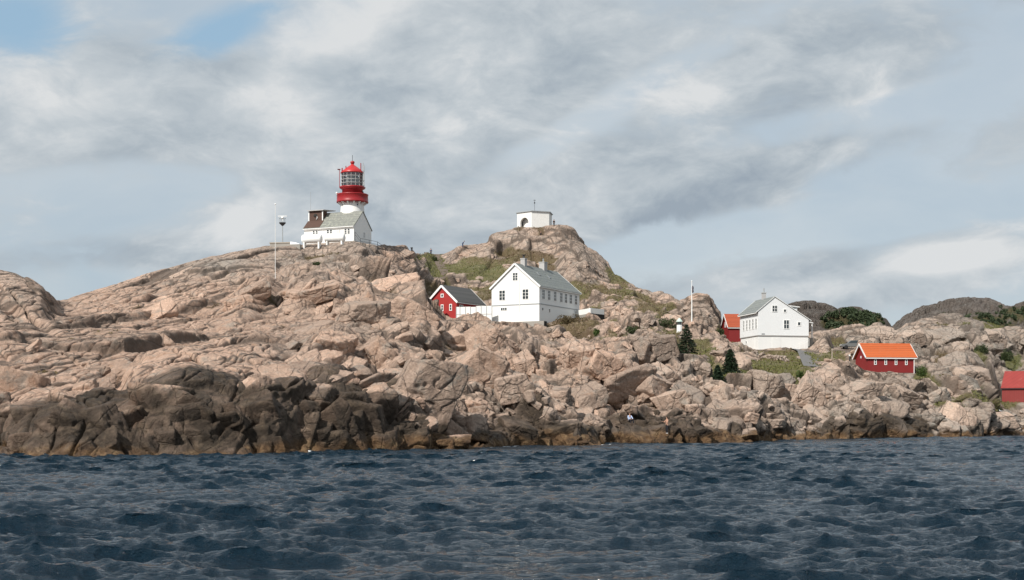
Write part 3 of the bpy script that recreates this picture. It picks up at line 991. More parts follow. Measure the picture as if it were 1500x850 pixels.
# ------------------------------------------------------------------ the sea
def make_sea():
    m, t, p = principled('sea_water', 0.08, 0.46)
    pos = t.add('ShaderNodeNewGeometry').outputs['Position']
    at = t.add('ShaderNodeAttribute', attribute_name='foam')
    s = t.add('ShaderNodeSeparateColor')
    t.put(s.inputs[0], at.outputs['Color'])
    n = t.noise(pos, 2.4, 6.0, 0.65)
    base = t.mix(t.noise(pos, 0.03, 3.0), (0.004, 0.015, 0.026, 1), (0.006, 0.020, 0.034, 1))
    fo = t.sstep(t.math('MULTIPLY_ADD', s.outputs[0], 0.55, n), 0.89, 1.0)
    t.put(p.inputs['Base Color'], t.mix(fo, base, (0.70, 0.72, 0.73, 1)))
    t.put(p.inputs['Roughness'], t.math('MULTIPLY_ADD', fo, 0.7, 0.05))
    p.inputs['IOR'].default_value = 1.33
    h = t.noise(t.mapping(pos, scale=(1.0, 1.7, 1)), 3.0, 7.0, 0.66, 0.4)
    h2 = t.noise(t.mapping(pos, loc=(4, 2, 0), rot=(0, 0, 0.5), scale=(1.0, 1.6, 1)), 9.0, 4.0, 0.6, 0.3)
    bump(t, p, t.math('MULTIPLY_ADD', h2, 0.6, h), 1.0, 0.16)
    D = np.concatenate([np.arange(3, 17, 0.8), 17 + np.cumsum(0.05 + 0.30 * np.linspace(0, 1, 1020) ** 1.4)])
    D = np.concatenate([D[D < 225], np.geomspace(226, 7000, 40)])
    a = np.concatenate([np.linspace(-1.35, -0.463, 170), np.linspace(-0.46, 0.46, 900), np.linspace(0.463, 1.35, 170)])
    A, DD = np.meshgrid(a, D)
    Y = DD
    X = np.tan(A) * 0 + DD * np.where(np.abs(A) < 0.465, A, np.sign(A) * (0.465 + (np.abs(A) - 0.465) * 3.5))
    x, y = X.ravel().astype(np.float32), Y.ravel().astype(np.float32)
    rng = np.random.default_rng(5)
    px, py, pz = x.copy(), y.copy(), np.zeros_like(x)
    fade = (1 - sstep(y, 200, 600)).astype(np.float32)
    gust = 0.82 + 0.30 * vnoise(np.stack([x * 0.05, y * 0.035, x * 0], -1), 3) + 0.30 * vnoise(np.stack([x * 0.16, y * 0.09, x * 0], -1), 4)
    for k in range(110):
        lam = 0.17 * (4.6 / 0.17) ** ((k + rng.random()) / 110)
        th = R(-80) + rng.normal() * (0.30 if lam > 0.8 else 0.7)
        if k % 5 == 0:
            th = R(30) + rng.normal() * 0.5
        kk = 2 * math.pi / lam
        slope = (0.046 if lam < 0.6 else 0.024) + 0.054 * math.exp(-(math.log(lam / 1.0) / 0.48) ** 2 / 2)
        amp = slope / kk
        ph = (x * math.cos(th) + y * math.sin(th)) * kk + rng.random() * 6.283
        # waves shorter than the mesh can carry out there fade away
        sup = np.clip(lam / (y * 0.0036 + 0.02) - 1.0, 0, 1) * fade * gust
        sn, cs = np.sin(ph), np.cos(ph)
        pz += amp * sup * cs
        px -= (1.35 if lam > 0.6 else 0.8) * amp * sup * sn * math.cos(th)
        py -= (1.35 if lam > 0.6 else 0.8) * amp * sup * sn * math.sin(th)
    # swell
    for lam, th, amp in [(14, R(-75), 0.03), (22, R(-60), 0.035), (9, R(-100), 0.022)]:
        kk = 2 * math.pi / lam
        pz += amp * fade * np.cos((x * math.cos(th) + y * math.sin(th)) * kk + lam)
    n0, n1 = A.shape
    idx = np.arange(n0 * n1).reshape(n0, n1)
    q = np.stack([idx[:-1, :-1], idx[:-1, 1:], idx[1:, 1:], idx[1:, :-1]], -1).reshape(-1, 4)
    o = grid_mesh('sea_water', np.stack([px, py, pz], -1), q, m, True)
    tag(o, kind='structure')
    u = U0 + F * x / y
    sd = np.interp(u, uc, CD[:, 2])
    foam = np.exp(-np.abs(y - sd + 0.4) / 1.3) * (0.70 + 0.6 * vnoise(np.stack([x * 0.25, y * 0.25, x * 0], -1), 8))
    vattr(o, 'foam', [np.clip(foam, 0, 1)])


make_sea()

# ------------------------------------------------------------------ broken bedrock: jointed blocks half sunk in the ground
import bmesh


def ico(sub):
    bm = bmesh.new()
    bmesh.ops.create_icosphere(bm, subdivisions=sub, radius=1.0)
    v = np.array([x.co[:] for x in bm.verts], np.float32)
    f = np.array([[x.index for x in fc.verts] for fc in bm.faces], np.int32)
    bm.free()
    return v, f


ICO = {s: ico(s) for s in (4, 5, 6)}


def block(seed, sub=5, planes=5, rough=0.035, jit=0.28):
    """a granite block: a jittered box with chamfered corners, slightly weathered"""
    rng = np.random.default_rng(seed)
    d, f = ICO[sub]
    n = []
    for ax in range(3):
        for sg in (-1, 1):
            v = np.zeros(3)
            v[ax] = sg
            v += rng.normal(0, jit, 3)
            n.append((v / np.linalg.norm(v), rng.uniform(0.62, 0.85)))
    for k in range(planes):
        v = rng.normal(0, 1, 3)
        n.append((v / np.linalg.norm(v), rng.uniform(0.78, 1.0)))
    r = np.full(len(d), 1.25, np.float32)
    acc = np.zeros(len(d), np.float32)
    for (v, k) in n:
        dot = d @ v.astype(np.float32)
        q = k / np.maximum(dot, 0.05)
        acc += (1.0 / q) ** 38.0                         # soft minimum keeps a worn edge
    r = np.minimum(acc ** (-1 / 38.0), 1.3)
    p = d * r[:, None]
    o = np.float32(seed % 97)
    nz = fbm(p * np.float32(2.6) + o, 5, 3, 0.62) * rough * 2.0
    ri = 1 - np.abs(fbm(p * np.float32(1.5) + o + 5, 3, 9))
    nz -= sstep(ri, 0.90, 1.0) * rough * 2.2
    return p + d * nz[:, None], f


SMALL = [block(300 + i, 4, 3 + i % 4, 0.03, 0.18 + 0.03 * (i % 4)) for i in range(20)]
TEMPL = [block(100 + i, 5, 3 + i % 4, 0.035, 0.16 + 0.03 * (i % 4)) for i in range(26)]


def near_idx(u, v):
    j = int(np.argmin(np.abs(uc - u)))
    col = GPV[:, j]
    k = np.where(col <= v)[0]
    k = k[k > 5]
    i = int(k[0]) if len(k) else NTR // 2
    return i, j


def rot3(ax, ay, az):
    return np.array(Matrix.Rotation(az, 3, 'Z') @ Matrix.Rotation(ay, 3, 'Y') @ Matrix.Rotation(ax, 3, 'X'), np.float32)


BP, BF, BM1, BT = [], [], [], []
boff = 0
toneG, pinkG, wetG = tone.reshape(shp), pink.reshape(shp), wet.reshape(shp)


def wet_at(u, P3):
    """splash zone of a block follows its own height, as on the ground round it"""
    wvv = np.interp(u, [a[0] for a in WETV], [a[1] for a in WETV])
    fv = V0 - (P3[:, 2] - CH) / P3[:, 1] * F
    n = fbm(P3 * np.float32(0.45), 4, 111, 0.6)
    return sstep((fv - wvv) * P3[:, 1] / F + 0.9 * n, -0.25, 0.35)


def put_block(pts, f, u, i, j, tn):
    global boff
    BP.append(pts)
    BF.append(f + boff)
    boff += len(pts)
    n2_ = fbm(pts * np.float32(0.45), 3, 111, 0.6)
    weed_ = sstep(float(np.interp(u, [0, 400, 650, 1100, 1300], [0.45, 0.55, 1.2, 1.2, 0.8])) + 0.9 * n2_ - pts[:, 2], -0.3, 0.5)
    z = np.zeros(len(pts), np.float32)
    BM1.append(np.stack([wet_at(u, pts), z, weed_, z], -1))
    BT.append(np.stack([z + tn, np.clip(z + pinkG[i, j] + 0.25 * tn, 0, 1), z, z + 1], -1))


rng = np.random.default_rng(11)
cand = 0
nb_ = 0
while nb_ < 1000 and cand < 16000:
    cand += 1
    u = rng.uniform(-30, 1535)
    v = rng.uniform(372, 662)
    dens = np.interp(u, [0, 330, 480, 600, 720, 1200, 1500], [0.03, 0.04, 0.14, 0.45, 1.0, 1.0, 0.95])
    dark = v > 566 and u < 560
    if dark:
        dens = 0.22
    if rng.random() > dens or  (600 < u < 730 and 425 < v < 474) or (1080 < u < 1200 and 500 < v < 545 and rng.random() < 0.9):
        continue
    i, j = near_idx(u, v)
    if abs(GPV[i, j] - v) > 6 or GVEG[i, j] > 0.35 and rng.random() < 0.85 or ts[i] > KP - 5.2:
        continue
    c = GP[i, j]
    if any(abs(c[0] - x) < W_ / 2 + 5 and abs(c[1] - y) < L_ / 2 + 5 for (x, y, a, W_, L_, z) in HOUSES.values()):
        continue
    small = u > 560 and rng.random() < 0.6
    if small:
        s = float(rng.uniform(0.3, 0.85))
        t0, f0 = SMALL[rng.integers(len(SMALL))]
    else:
        s = float(np.clip(rng.lognormal(0.1, 0.5), 0.5, 3.0)) * (0.85 if v > 560 else 1.0) * (0.8 if v < 480 else 1.0)
        t0, f0 = TEMPL[rng.integers(len(TEMPL))]
    sc = np.array([rng.uniform(0.9, 1.5), rng.uniform(0.8, 1.2), rng.uniform(0.6, 1.0)], np.float32) * s
    sink = 0.34 if small else 0.55
    if u < 600:
        # long slabs lying almost flush with the rock
        rr = rot3(rng.normal(0.35, 0.12), rng.normal(-0.42, 0.14), rng.normal(0.45, 0.3))
        sc = sc * np.array([1.9, 1.3, 0.75], np.float32) * (0.9 if u < 480 else 0.75)
        sink = 0.62 if u < 480 else 0.45
    else:
        rr = rot3(rng.normal(0.25, 0.3), rng.normal(0.15, 0.4), rng.normal(0.2, 0.7))
    if dark:
        s = float(rng.uniform(0.7, 2.4))
        sc = np.array([rng.uniform(0.8, 1.3), 0.8, rng.uniform(0.8, 1.5)], np.float32) * s
        rr = rot3(rng.normal(0.3, 0.15), rng.normal(-0.15, 0.25), rng.normal(0.1, 0.4))
        sink = 0.30
    pts = (t0 * sc) @ rr.T + c.astype(np.float32) + np.array([0, (0.55 if dark else 0.25) * s, -sink * float(sc[2])], np.float32)
    q_ = sight_limit(pts.copy())
    if np.abs(q_[:, 2] - pts[:, 2]).max() > 0.25:
        continue
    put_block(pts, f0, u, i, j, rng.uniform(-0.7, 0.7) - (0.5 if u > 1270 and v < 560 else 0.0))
    nb_ += 1

# the big ones that can be told apart in the photograph: u, v of the middle, width, height in photo pixels, tilt in the picture, depth ratio, seed
BIG = [(610, 578, 92, 104, -38, 0.8, 3), (692, 552, 74, 100, -40, 0.8, 14), (372, 432, 62, 34, 24, 0.9, 25), (348, 445, 40, 22, 18, 0.9, 6), (455, 432, 84, 30, 14, 0.9, 7),
       (534, 462, 74, 44, 8, 0.9, 18), (598, 462, 80, 46, -24, 0.9, 9), (240, 508, 30, 26, 15, 0.8, 20), (482, 514, 62, 62, -28, 0.8, 31),
       (560, 530, 46, 66, 35, 0.8, 22), (720, 505, 60, 50, -25, 0.8, 33), (664, 506, 50, 36, 10, 0.8, 41), (905, 590, 50, 36, 25, 0.8, 42), (962, 512, 50, 40, 15, 0.9, 44),
       (1215, 560, 60, 40, 25, 0.9, 45), (1180, 575, 40, 50, -25, 0.9, 46), (1260, 575, 70, 30, 12, 0.9, 47), (1320, 580, 50, 32, -15, 0.9, 48), (1370, 590, 50, 40, 20, 0.9, 49), (1430, 560, 60, 50, 0, 0.9, 50),
       (880, 540, 60, 44, -20, 0.9, 51), (770, 540, 40, 40, 25, 0.9, 52), (1400, 545, 50, 50, 0, 0.9, 53), (1390, 500, 60, 36, 10, 0.9, 54), (1330, 500, 40, 26, 20, 0.9, 55), (1292, 494, 56, 22, 0, 0.9, 56), (1450, 500, 50, 36, 0, 0.9, 57),
       (1010, 640, 60, 24, 20, 0.8, 58), (1045, 640, 54, 26, -28, 0.8, 59), (960, 636, 50, 26, 5, 0.8, 60), (1090, 640, 50, 22, 10, 0.8, 61), (820, 634, 64, 30, 10, 0.8, 62), (760, 636, 60, 36, -14, 0.8, 63), (660, 648, 60, 18, 0, 0.8, 64), (860, 590, 60, 40, 15, 0.9, 65)]
for (u, v, w_, h_, tl, dr, sd) in BIG:
    i, j = near_idx(u, v)
    c = GP[i, j].astype(np.float32)
    m = c[1] / F
    p0, f0 = block(1000 + sd, 6, 4, 0.03, 0.2)
    hw, hh = w_ * m / 1.7, h_ * m / 1.7
    sc = np.array([hw, (hw + hh) * 0.5 * dr, hh], np.float32)
    pts = (p0 * sc) @ rot3(0.25, -R(tl), 0.25).T + c + np.array([0, 0.35 * sc[1], 0], np.float32)
    pts = sight_limit(pts)
    put_block(pts, f0, u, i, j, float(np.random.default_rng(sd).uniform(-0.5, 0.6)))

bed = grid_mesh('bedrock', np.concatenate(BP), np.concatenate(BF), M['rock'], True)
tag(bed, kind='structure')
bm_, bt_ = np.concatenate(BM1), np.concatenate(BT)
vattr(bed, 'mask', list(bm_.T))
vattr(bed, 'tone', list(bt_.T))

# loose boulders, each a thing of its own
BOULD = [(748, 566, 56, 42, 14, 71, 'large pale wedge-shaped boulder below the big white house, its right face dark and undercut'),
         (845, 524, 48, 42, -8, 72, 'rounded pinkish boulder perched mid-slope below the low white terrace wall'),
         (962, 563, 46, 34, -24, 73, 'tilted flat-topped boulder on the rocks above the standing person by the water'),
         (985, 588, 62, 38, 10, 74, 'broad pale boulder just above the dark cleft beside the standing person'),
         (1122, 566, 48, 46, 0, 75, 'tall rounded grey boulder below the green slope of the right-hand white house'),
         (1155, 576, 34, 32, -10, 76, 'small rounded boulder just right of the tall grey boulder below the green slope'),
         (1402, 612, 44, 40, -30, 77, 'pale pointed boulder at the water, its right side in deep shadow'),
         (1466, 616, 50, 26, 6, 78, 'smooth tan boulder by the water below the red barn, a gull on it'),
         (905, 590, 40, 30, 20, 79, 'pink boulder above the black cleft left of the people on the shore'),
         (1060, 578, 34, 26, 5, 80, 'low pale boulder left of the tall grey boulder, below the small spruces')]
for (u, v, w_, h_, tl, sd, lab) in BOULD:
    i, j = near_idx(u, v + h_ * 0.25)
    c = GP[i, j]
    m = c[1] / F
    p0, f0 = block(2000 + sd, 6, 5, 0.025, 0.2)
    hw, hh = w_ * m / 1.75, h_ * m / 1.75
    sc = np.array([hw, hw * 0.8, hh], np.float32)
    cz = zat(v, c[1])
    pts = (p0 * sc) @ rot3(0.15, -R(tl), 0.3).T
    o = grid_mesh('boulder', pts, f0, M['rock'], True)
    o.location = (float((u - U0) / F * c[1]), float(c[1]) + 0.3 * float(hw), float(cz))
    tag(o, lab, 'boulder', 'loose boulders on the shore slope')
    wp = pts + np.array(o.location, np.float32)
    z = np.zeros(len(pts), np.float32)
    vattr(o, 'mask', [wet_at(u, wp), z, sstep(0.6 - wp[:, 2], -0.25, 0.5), z])
    tn = {71: 0.5, 72: 0.35, 73: 0.3, 74: 0.9, 75: -0.1, 76: 0, 77: 0.9, 78: 0.8, 79: 0.7, 80: 0.6}[sd]
    vattr(o, 'tone', [z + tn, z + {79: 0.9, 72: 0.8, 75: 0.35, 78: 0.55}.get(sd, 0.6), z])


# ------------------------------------------------------------------ hills behind
def hill(name, sky_pts, D0, D1, vb, rockdark, seed, green):
    us = np.arange(sky_pts[0][0], sky_pts[-1][0], 1.6)
    vs = np.interp(us, [s[0] for s in sky_pts], [s[1] for s in sky_pts])
    vs = np.convolve(np.pad(vs, 4, mode='edge'), np.ones(9) / 9, 'valid')
    nt = 150
    t = np.linspace(0, 1, nt)[:, None]
    Dg = D0 + (D1 - D0) * np.clip(t / 0.8, 0, None) ** 1.1
    zs_ = CH + (V0 - vs)[None, :] / F * D1
    zb = CH + (V0 - vb) / F * D0
    tc = np.clip(t / 0.8, 0, 1)
    Zg = zb + (zs_ - zb) * (1 - (1 - tc) ** 1.7)
    Zg = np.where(t > 0.8, zs_ - (zs_ - 1.0) * ((t - 0.8) / 0.2) ** 1.6, Zg)
    Xg = (us[None, :] - U0) / F * np.where(t > 0.8, D1, Dg)
    Q = np.stack([Xg, np.broadcast_to(Dg, Xg.shape), Zg], -1).reshape(-1, 3).astype(np.float32)
    W_ = np.stack([fbm(Q * np.float32(0.03) + 3, 3, seed), fbm(Q * np.float32(0.03) + 9, 3, seed + 1), fbm(Q * np.float32(0.03) + 31, 3, seed + 2)], -1)
    d = 2.5 * fbm(Q * np.float32(0.018), 3, seed + 4)
    for (size, amp, gr_) in ((18, 2.2, 1.6), (7, 1.5, 1.3), (3.0, 0.7, 0.7)):
        F1, F2, H, V = voro((Q + W_ * 5) / np.float32(size), seed + int(size))
        d += amp * (hr(H, 1) - 0.5) * 2 - gr_ * np.exp(-(F2 - F1) / 0.07)
    tz = np.broadcast_to(t, Xg.shape).reshape(-1)
    keep = 1 - 0.7 * sstep(tz, 0.6, 0.8)
    Q[:, 2] += (d * keep).astype(np.float32) * 0.8
    Q[:, 1] -= (d * keep).astype(np.float32) * 0.6
    n0, n1 = Xg.shape
    ix = np.arange(n0 * n1).reshape(n0, n1)
    q = np.stack([ix[:-1, :-1], ix[:-1, 1:], ix[1:, 1:], ix[1:, :-1]], -1).reshape(-1, 4)
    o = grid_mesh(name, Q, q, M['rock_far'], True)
    tag(o, kind='structure')
    fv = V0 - (Q[:, 2] - CH) / Q[:, 1] * F
    fu = U0 + F * Q[:, 0] / Q[:, 1]
    vg = np.zeros(len(Q), np.float32)
    for (u, v, ru, rv, s_) in green:
        vg = np.maximum(vg, s_ * np.exp(-((fu - u) / ru) ** 2 - ((fv - v) / rv) ** 2))
    vg = sstep(vg + 0.75 * fbm(Q * np.float32(0.06), 4, seed + 7, 0.6), 0.42, 0.62)
    z = np.zeros(len(Q), np.float32)
    vattr(o, 'mask', [z, vg, z, z])
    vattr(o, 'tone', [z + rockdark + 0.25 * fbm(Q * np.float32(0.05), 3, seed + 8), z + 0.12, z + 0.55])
    return Q.reshape(n0, n1, 3), vg.reshape(n0, n1)


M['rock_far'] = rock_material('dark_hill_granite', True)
HA, HAv = hill('hill', [(1090, 480), (1120, 466), (1140, 454), (1155, 447), (1170, 441), (1190, 440), (1205, 442), (1225, 450), (1250, 451), (1265, 453), (1285, 459), (1298, 468), (1306, 486), (1314, 510)],
     360, 440, 525, -1.5, 301, [(1247, 475, 42, 13, 1.5), (1160, 470, 30, 20, 0.4)])
HB, HBv = hill('hill', [(1285, 500), (1308, 479), (1330, 463), (1355, 449), (1385, 442), (1405, 438), (1430, 436), (1450, 437), (1470, 446), (1485, 450), (1500, 447), (1600, 440), (1750, 452), (1900, 450)],
     420, 540, 520, -1.2, 331, [(1445, 470, 40, 10, 1.2), (1490, 460, 24, 10, 1.4), (1380, 465, 30, 8, 0.5), (1560, 465, 60, 14, 1.2)])

# ------------------------------------------------------------------ buildings
def win_parts(parent, mid, rv, nv, w, h, nx=2, ny=2, fm='white', bar=0.09, name='window', glass='dark_glass', sill=False):
    """a window proud of its wall: frame with glazing bars, pane behind them"""
    mid, rv, nv = Vector(mid), Vector(rv), Vector(nv)
    up = Vector((0, 0, 1))
    b = MB()

    def bar_(x0, x1, z0, z1, d0, d1):
        b.obox(mid + rv * x0 + up * z0 + nv * d0, rv * (x1 - x0), nv * (d1 - d0), up * (z1 - z0))
    W2, H2 = w / 2, h / 2
    bar_(-W2 - bar, -W2, -H2 - bar, H2 + bar, -0.05, 0.06)
    bar_(W2, W2 + bar, -H2 - bar, H2 + bar, -0.05, 0.06)
    bar_(-W2, W2, H2, H2 + bar, -0.05, 0.058)
    bar_(-W2, W2, -H2 - bar, -H2, -0.05, 0.07)
    for i in range(1, nx):
        x = -W2 + w * i / nx
        bar_(x - 0.045, x + 0.045, -H2, H2, -0.02, 0.045)
    for i in range(1, ny):
        z = -H2 + h * i / ny
        bar_(-W2, W2, z - 0.03, z + 0.03, -0.02, 0.04)
    o = b.build(name, M[fm], parent)
    MB().obox(mid - rv * W2 - up * H2 - nv * 0.03, rv * w, nv * 0.045, up * h).build('pane', M[glass], o)
    return o


def gable_house(root, W, L, eave, ridge, wall, roof, oh=0.35, gh=0.35, ro=0.0, eave_l=None, trim='white', base=-2.5, thick=0.16, trim_w=0.22, eave_boards=True):
    """walls as a gabled prism, gables at y = -L/2 and +L/2; a pitched roof slab, bargeboards and eave boards; ro shifts the ridge in x"""
    el = eave if eave_l is None else eave_l
    x0, x1 = -W / 2, W / 2
    prof = [(x0, base), (x1, base), (x1, eave), (ro, ridge), (x0, el)]
    b = MB()
    n = 5
    b.poly([(x, -L / 2, z) for x, z in prof] + [(x, L / 2, z) for x, z in prof],
           [tuple(range(n)), tuple(reversed(range(n, 2 * n)))] + [(i, i + n, (i + 1) % n + n, (i + 1) % n) for i in range(n)])
    b.build('wall', M[wall], root)
    r = MB()
    y0, y1 = -L / 2 - gh, L / 2 + gh
    ends = []
    for (xe, ze) in ((x1, eave), (x0, el)):
        d = Vector((xe - ro, 0, ze - ridge))
        nrm = Vector((-d.z, 0, d.x)).normalized()
        if nrm.z < 0:
            nrm = -nrm
        k = 1 + oh / d.length
        lo = Vector((ro, 0, ridge)) + d * k + nrm * 0.02
        up_ = Vector((ro, 0, ridge + 0.02 / max(nrm.z, 0.3)))
        top = Vector((ro, 0, ridge + (0.02 + thick) / max(nrm.z, 0.3)))
        pts = [up_, lo, lo + nrm * thick, top]
        if xe < ro:
            pts = [Vector((p.x - 0.004 if q in (0, 3) else p.x, 0, p.z)) for q, p in enumerate(pts)]
        r.poly([(p.x, y0, p.z) for p in pts] + [(p.x, y1, p.z) for p in pts],
               [(0, 1, 2, 3), (7, 6, 5, 4), (0, 4, 5, 1), (1, 5, 6, 2), (2, 6, 7, 3), (3, 7, 4, 0)])
        ends.append((lo, nrm, up_, d))
    r.build('roof', M[roof], root)
    if trim:
        for (yy, sg) in ((y0, -1), (y1, 1)):
            t = MB()
            for (lo, nrm, up_, d) in ends:
                a = lo + nrm * (thick + 0.03)
                c = up_ + nrm * (thick + 0.03)
                off = 0.003 if lo.x > 0 else 0.0
                t.obox((a.x, yy + sg * 0.005, a.z), (c.x - a.x, 0, c.z - a.z), (0, sg * (0.05 + off), 0), tuple(-nrm * (trim_w + thick * 0.6)))
            t.build('bargeboard', M[trim], root)
        if eave_boards:
            for (lo, nrm, up_, d) in ends:
                sgn = 1 if lo.x > 0 else -1
                e = MB()
                e.box(min(lo.x, lo.x + sgn * 0.04), max(lo.x, lo.x + sgn * 0.04), y0 + 0.02, y1 - 0.02, lo.z - 0.1, lo.z + thick * 0.9)
                e.build('eave_board', M[trim], root)
    return ends


X, Yv, Zv = Vector((1, 0, 0)), Vector((0, 1, 0)), Vector((0, 0, 1))

# --- big white house in the middle
x, y, a, W, L, z = HOUSES['keepers_house']
kh = empty('house', (x, y, z), a, 'large white wooden house with slate roof and two chimneys, beside the bright red cabin', 'house')
gable_house(kh, W, L, 6.55, 10.75, 'white_boards', 'slate', 0.35, 0.25)
g = -L / 2
win_parts(kh, (0.0, g, 8.45), X, -Yv, 0.95, 1.35, 2, 3)
win_parts(kh, (-2.75, g, 5.1), X, -Yv, 1.15, 1.75, 2, 3)
win_parts(kh, (2.15, g, 5.1), X, -Yv, 1.15, 1.75, 2, 3)
win_parts(kh, (-2.4, g, 2.55), X, -Yv, 1.2, 0.45, 3, 1, bar=0.06)
MB().box(-W / 2 - 0.05, W / 2 + 0.05, g - 0.07, g - 0.005, 3.18, 3.34).box(W / 2 + 0.005, W / 2 + 0.07, g - 0.05, L / 2, 3.183, 3.337).build('grey_course', M['grey_metal'], kh)
MB().tube((0.95, g - 0.08, 1.9), (0.95, g - 0.08, 8.6), 0.055).build('downpipe', M['white'], kh)
for i, yy in enumerate((-6.9, -4.6, -2.1, 0.5, 2.5, 4.6, 6.9)):
    win_parts(kh, (W / 2, yy, 5.1), Yv, X, 0.95, 1.7, 2, 3)
win_parts(kh, (W / 2, -7.2, 2.35), Yv, X, 0.5, 0.45, 1, 1, bar=0.05)
win_parts(kh, (W / 2, -4.4, 2.25), Yv, X, 0.5, 0.6, 1, 1, bar=0.05)
ch = MB().box(-0.45, 0.45, -5.6, -4.7, 9.6, 12.0).box(-0.52, 0.52, -5.67, -4.63, 12.0, 12.16).build('chimney', M['chimney'], kh)
MB().tube((0, -5.15, 12.16), (0, -5.15, 12.75), 0.2).box(-0.35, 0.35, -5.5, -4.8, 12.78, 12.84).build('chimney_cowl', M['dark_metal'], ch)
ch = MB().box(-0.55, 0.55, 2.2, 3.5, 9.2, 12.1).box(-0.63, 0.63, 2.12, 3.58, 12.1, 12.28).build('chimney', M['chimney'], kh)
MB().tube((0, 2.85, 12.28), (0, 2.85, 12.95), 0.12).build('chimney_pipe', M['grey_metal'], ch)
sl = Vector((W / 2, 0, -4.2)).normalized()
sn = Vector((4.2, 0, W / 2)).normalized()
for yy, dd in ((-3.2, 2.0), (0.4, 2.5)):
    c0 = Vector((0, yy, 10.75)) + sl * dd + sn * 0.22
    f_ = MB().obox(c0, sl * 0.8, Yv * 0.6, sn * 0.07).build('skylight', M['grey_metal'], kh)
    MB().obox(c0 + sl * 0.08 + Yv * 0.08 + sn * 0.072, sl * 0.64, Yv * 0.44, sn * 0.01).build('pane', M['dark_glass'], f_)

# concrete footing in front of it
cf = empty('concrete_footing', (x, y, z), a, 'low grey concrete slab running along the foot of the big white house gable', 'footing')
MB().box(-W / 2 - 0.5, W / 2 + 1.6, g - 1.3, g - 0.1, -1.4, -0.02).build('slab', M['concrete'], cf)
MB().box(W / 2 + 1.6, W / 2 + 1.64, g - 1.15, g - 0.2, -0.9, -0.12).build('opening', M['dark_void'], cf)  # dark plate painted for the shade inside an opening

# white parapet to the right of it
pw = empty('terrace_wall', tuple(wpt(864, 459, 258)), 0, 'low white terrace wall with a dark gap under it, right of the large white house', 'wall')
A_ = Vector(pw.location)
Lp = wpt(842, 459, 264) - A_
Rp = wpt(885, 459, 261.5) - A_
for q, nm in ((Lp, 'left'), (Rp, 'right')):
    d = Vector((q.x, q.y, 0))
    nn = Vector((-d.y, d.x, 0)).normalized() * 0.25
    if nn.y < 0:
        nn = -nn
    MB().obox((0, 0, -0.05 if nm == 'left' else 0.0), d, nn, (0, 0, 1.0)).build('parapet', M['white_plaster'], pw)
MB().obox((0.05, 0.12, -0.95), Vector((Rp.x, Rp.y, 0)), (0.0, 0.4, 0), (0, 0, 0.93)).build('gap_shade', M['dark_void'], pw)  # dark slab standing in for the shade in the gap
MB().obox((-0.05, 0.1, -2.2), Vector((Lp.x, Lp.y, 0)), (0.3, 0.5, 0), (0, 0, 2.14)).build('footing', M['concrete'], pw)

# --- small red cabin
x, y, a, W, L, z = HOUSES['red_cabin']
rc = empty('cabin', (x, y, z), a, 'bright red wooden cabin with white bargeboards and dark roof, left of the large white house', 'cabin')
gable_house(rc, W, L, 3.15, 6.15, 'red_light', 'felt_dark', 0.4, 0.3, trim_w=0.3, eave_boards=True)
g = -L / 2
win_parts(rc, (0, g, 4.35), X, -Yv, 0.42, 0.42, 1, 1, bar=0.14)
win_parts(rc, (0.0, g, 2.05), X, -Yv, 0.36, 1.0, 1, 2, bar=0.13)
win_parts(rc, (1.95, g, 2.05), X, -Yv, 0.36, 1.0, 1, 2, bar=0.13)
win_parts(rc, (-1.95, g, 2.05), X, -Yv, 0.36, 1.0, 1, 2, bar=0.13)
win_parts(rc, (W / 2, -3.1, 1.9), Yv, X, 1.0, 1.1, 2, 2, bar=0.1)
MB().box(W / 2 - 0.06, W / 2 + 0.06, g - 0.06, g + 0.0, 0, 3.0).build('corner_board', M['red_dark'], rc)

# --- white board fence between cabin and house
pA, pB = wpt(668, 466, 254.0), wpt(721, 469, 252.5)
fe = empty('board_fence', tuple(pA), math.atan2(pB.y - pA.y, pB.x - pA.x), 'white board fence with a gate, between the red cabin and the large white house', 'fence')
fl = (Vector((pB.x, pB.y)) - Vector((pA.x, pA.y))).length
MB().box(0, fl * 0.40, 0, 0.06, -0.8, 2.05).build('board_panel', M['white_boards'], fe)
MB().box(fl * 0.40 + 0.02, fl * 0.555, 0.0, 0.06, -0.7, 2.0).build('gate', M['white_boards'], fe)
MB().box(fl * 0.555 + 0.02, fl, 0, 0.06, -1.1, 2.15).build('board_panel', M['white_boards'], fe)
for k in range(8):
    xx = fl * (0.0, 0.105, 0.26, 0.395, 0.55, 0.69, 0.84, 0.985)[k]
    MB().box(xx, xx + 0.07, -0.09, -0.005, -1.0, 2.12).build('post', M['grey_metal'], fe)
MB().box(0.08, fl * 0.38, -0.05, -0.004, 0.6, 0.68).box(fl * 0.57, fl * 0.98, -0.05, -0.004, 0.6, 0.68).build('rail', M['chimney'], fe)

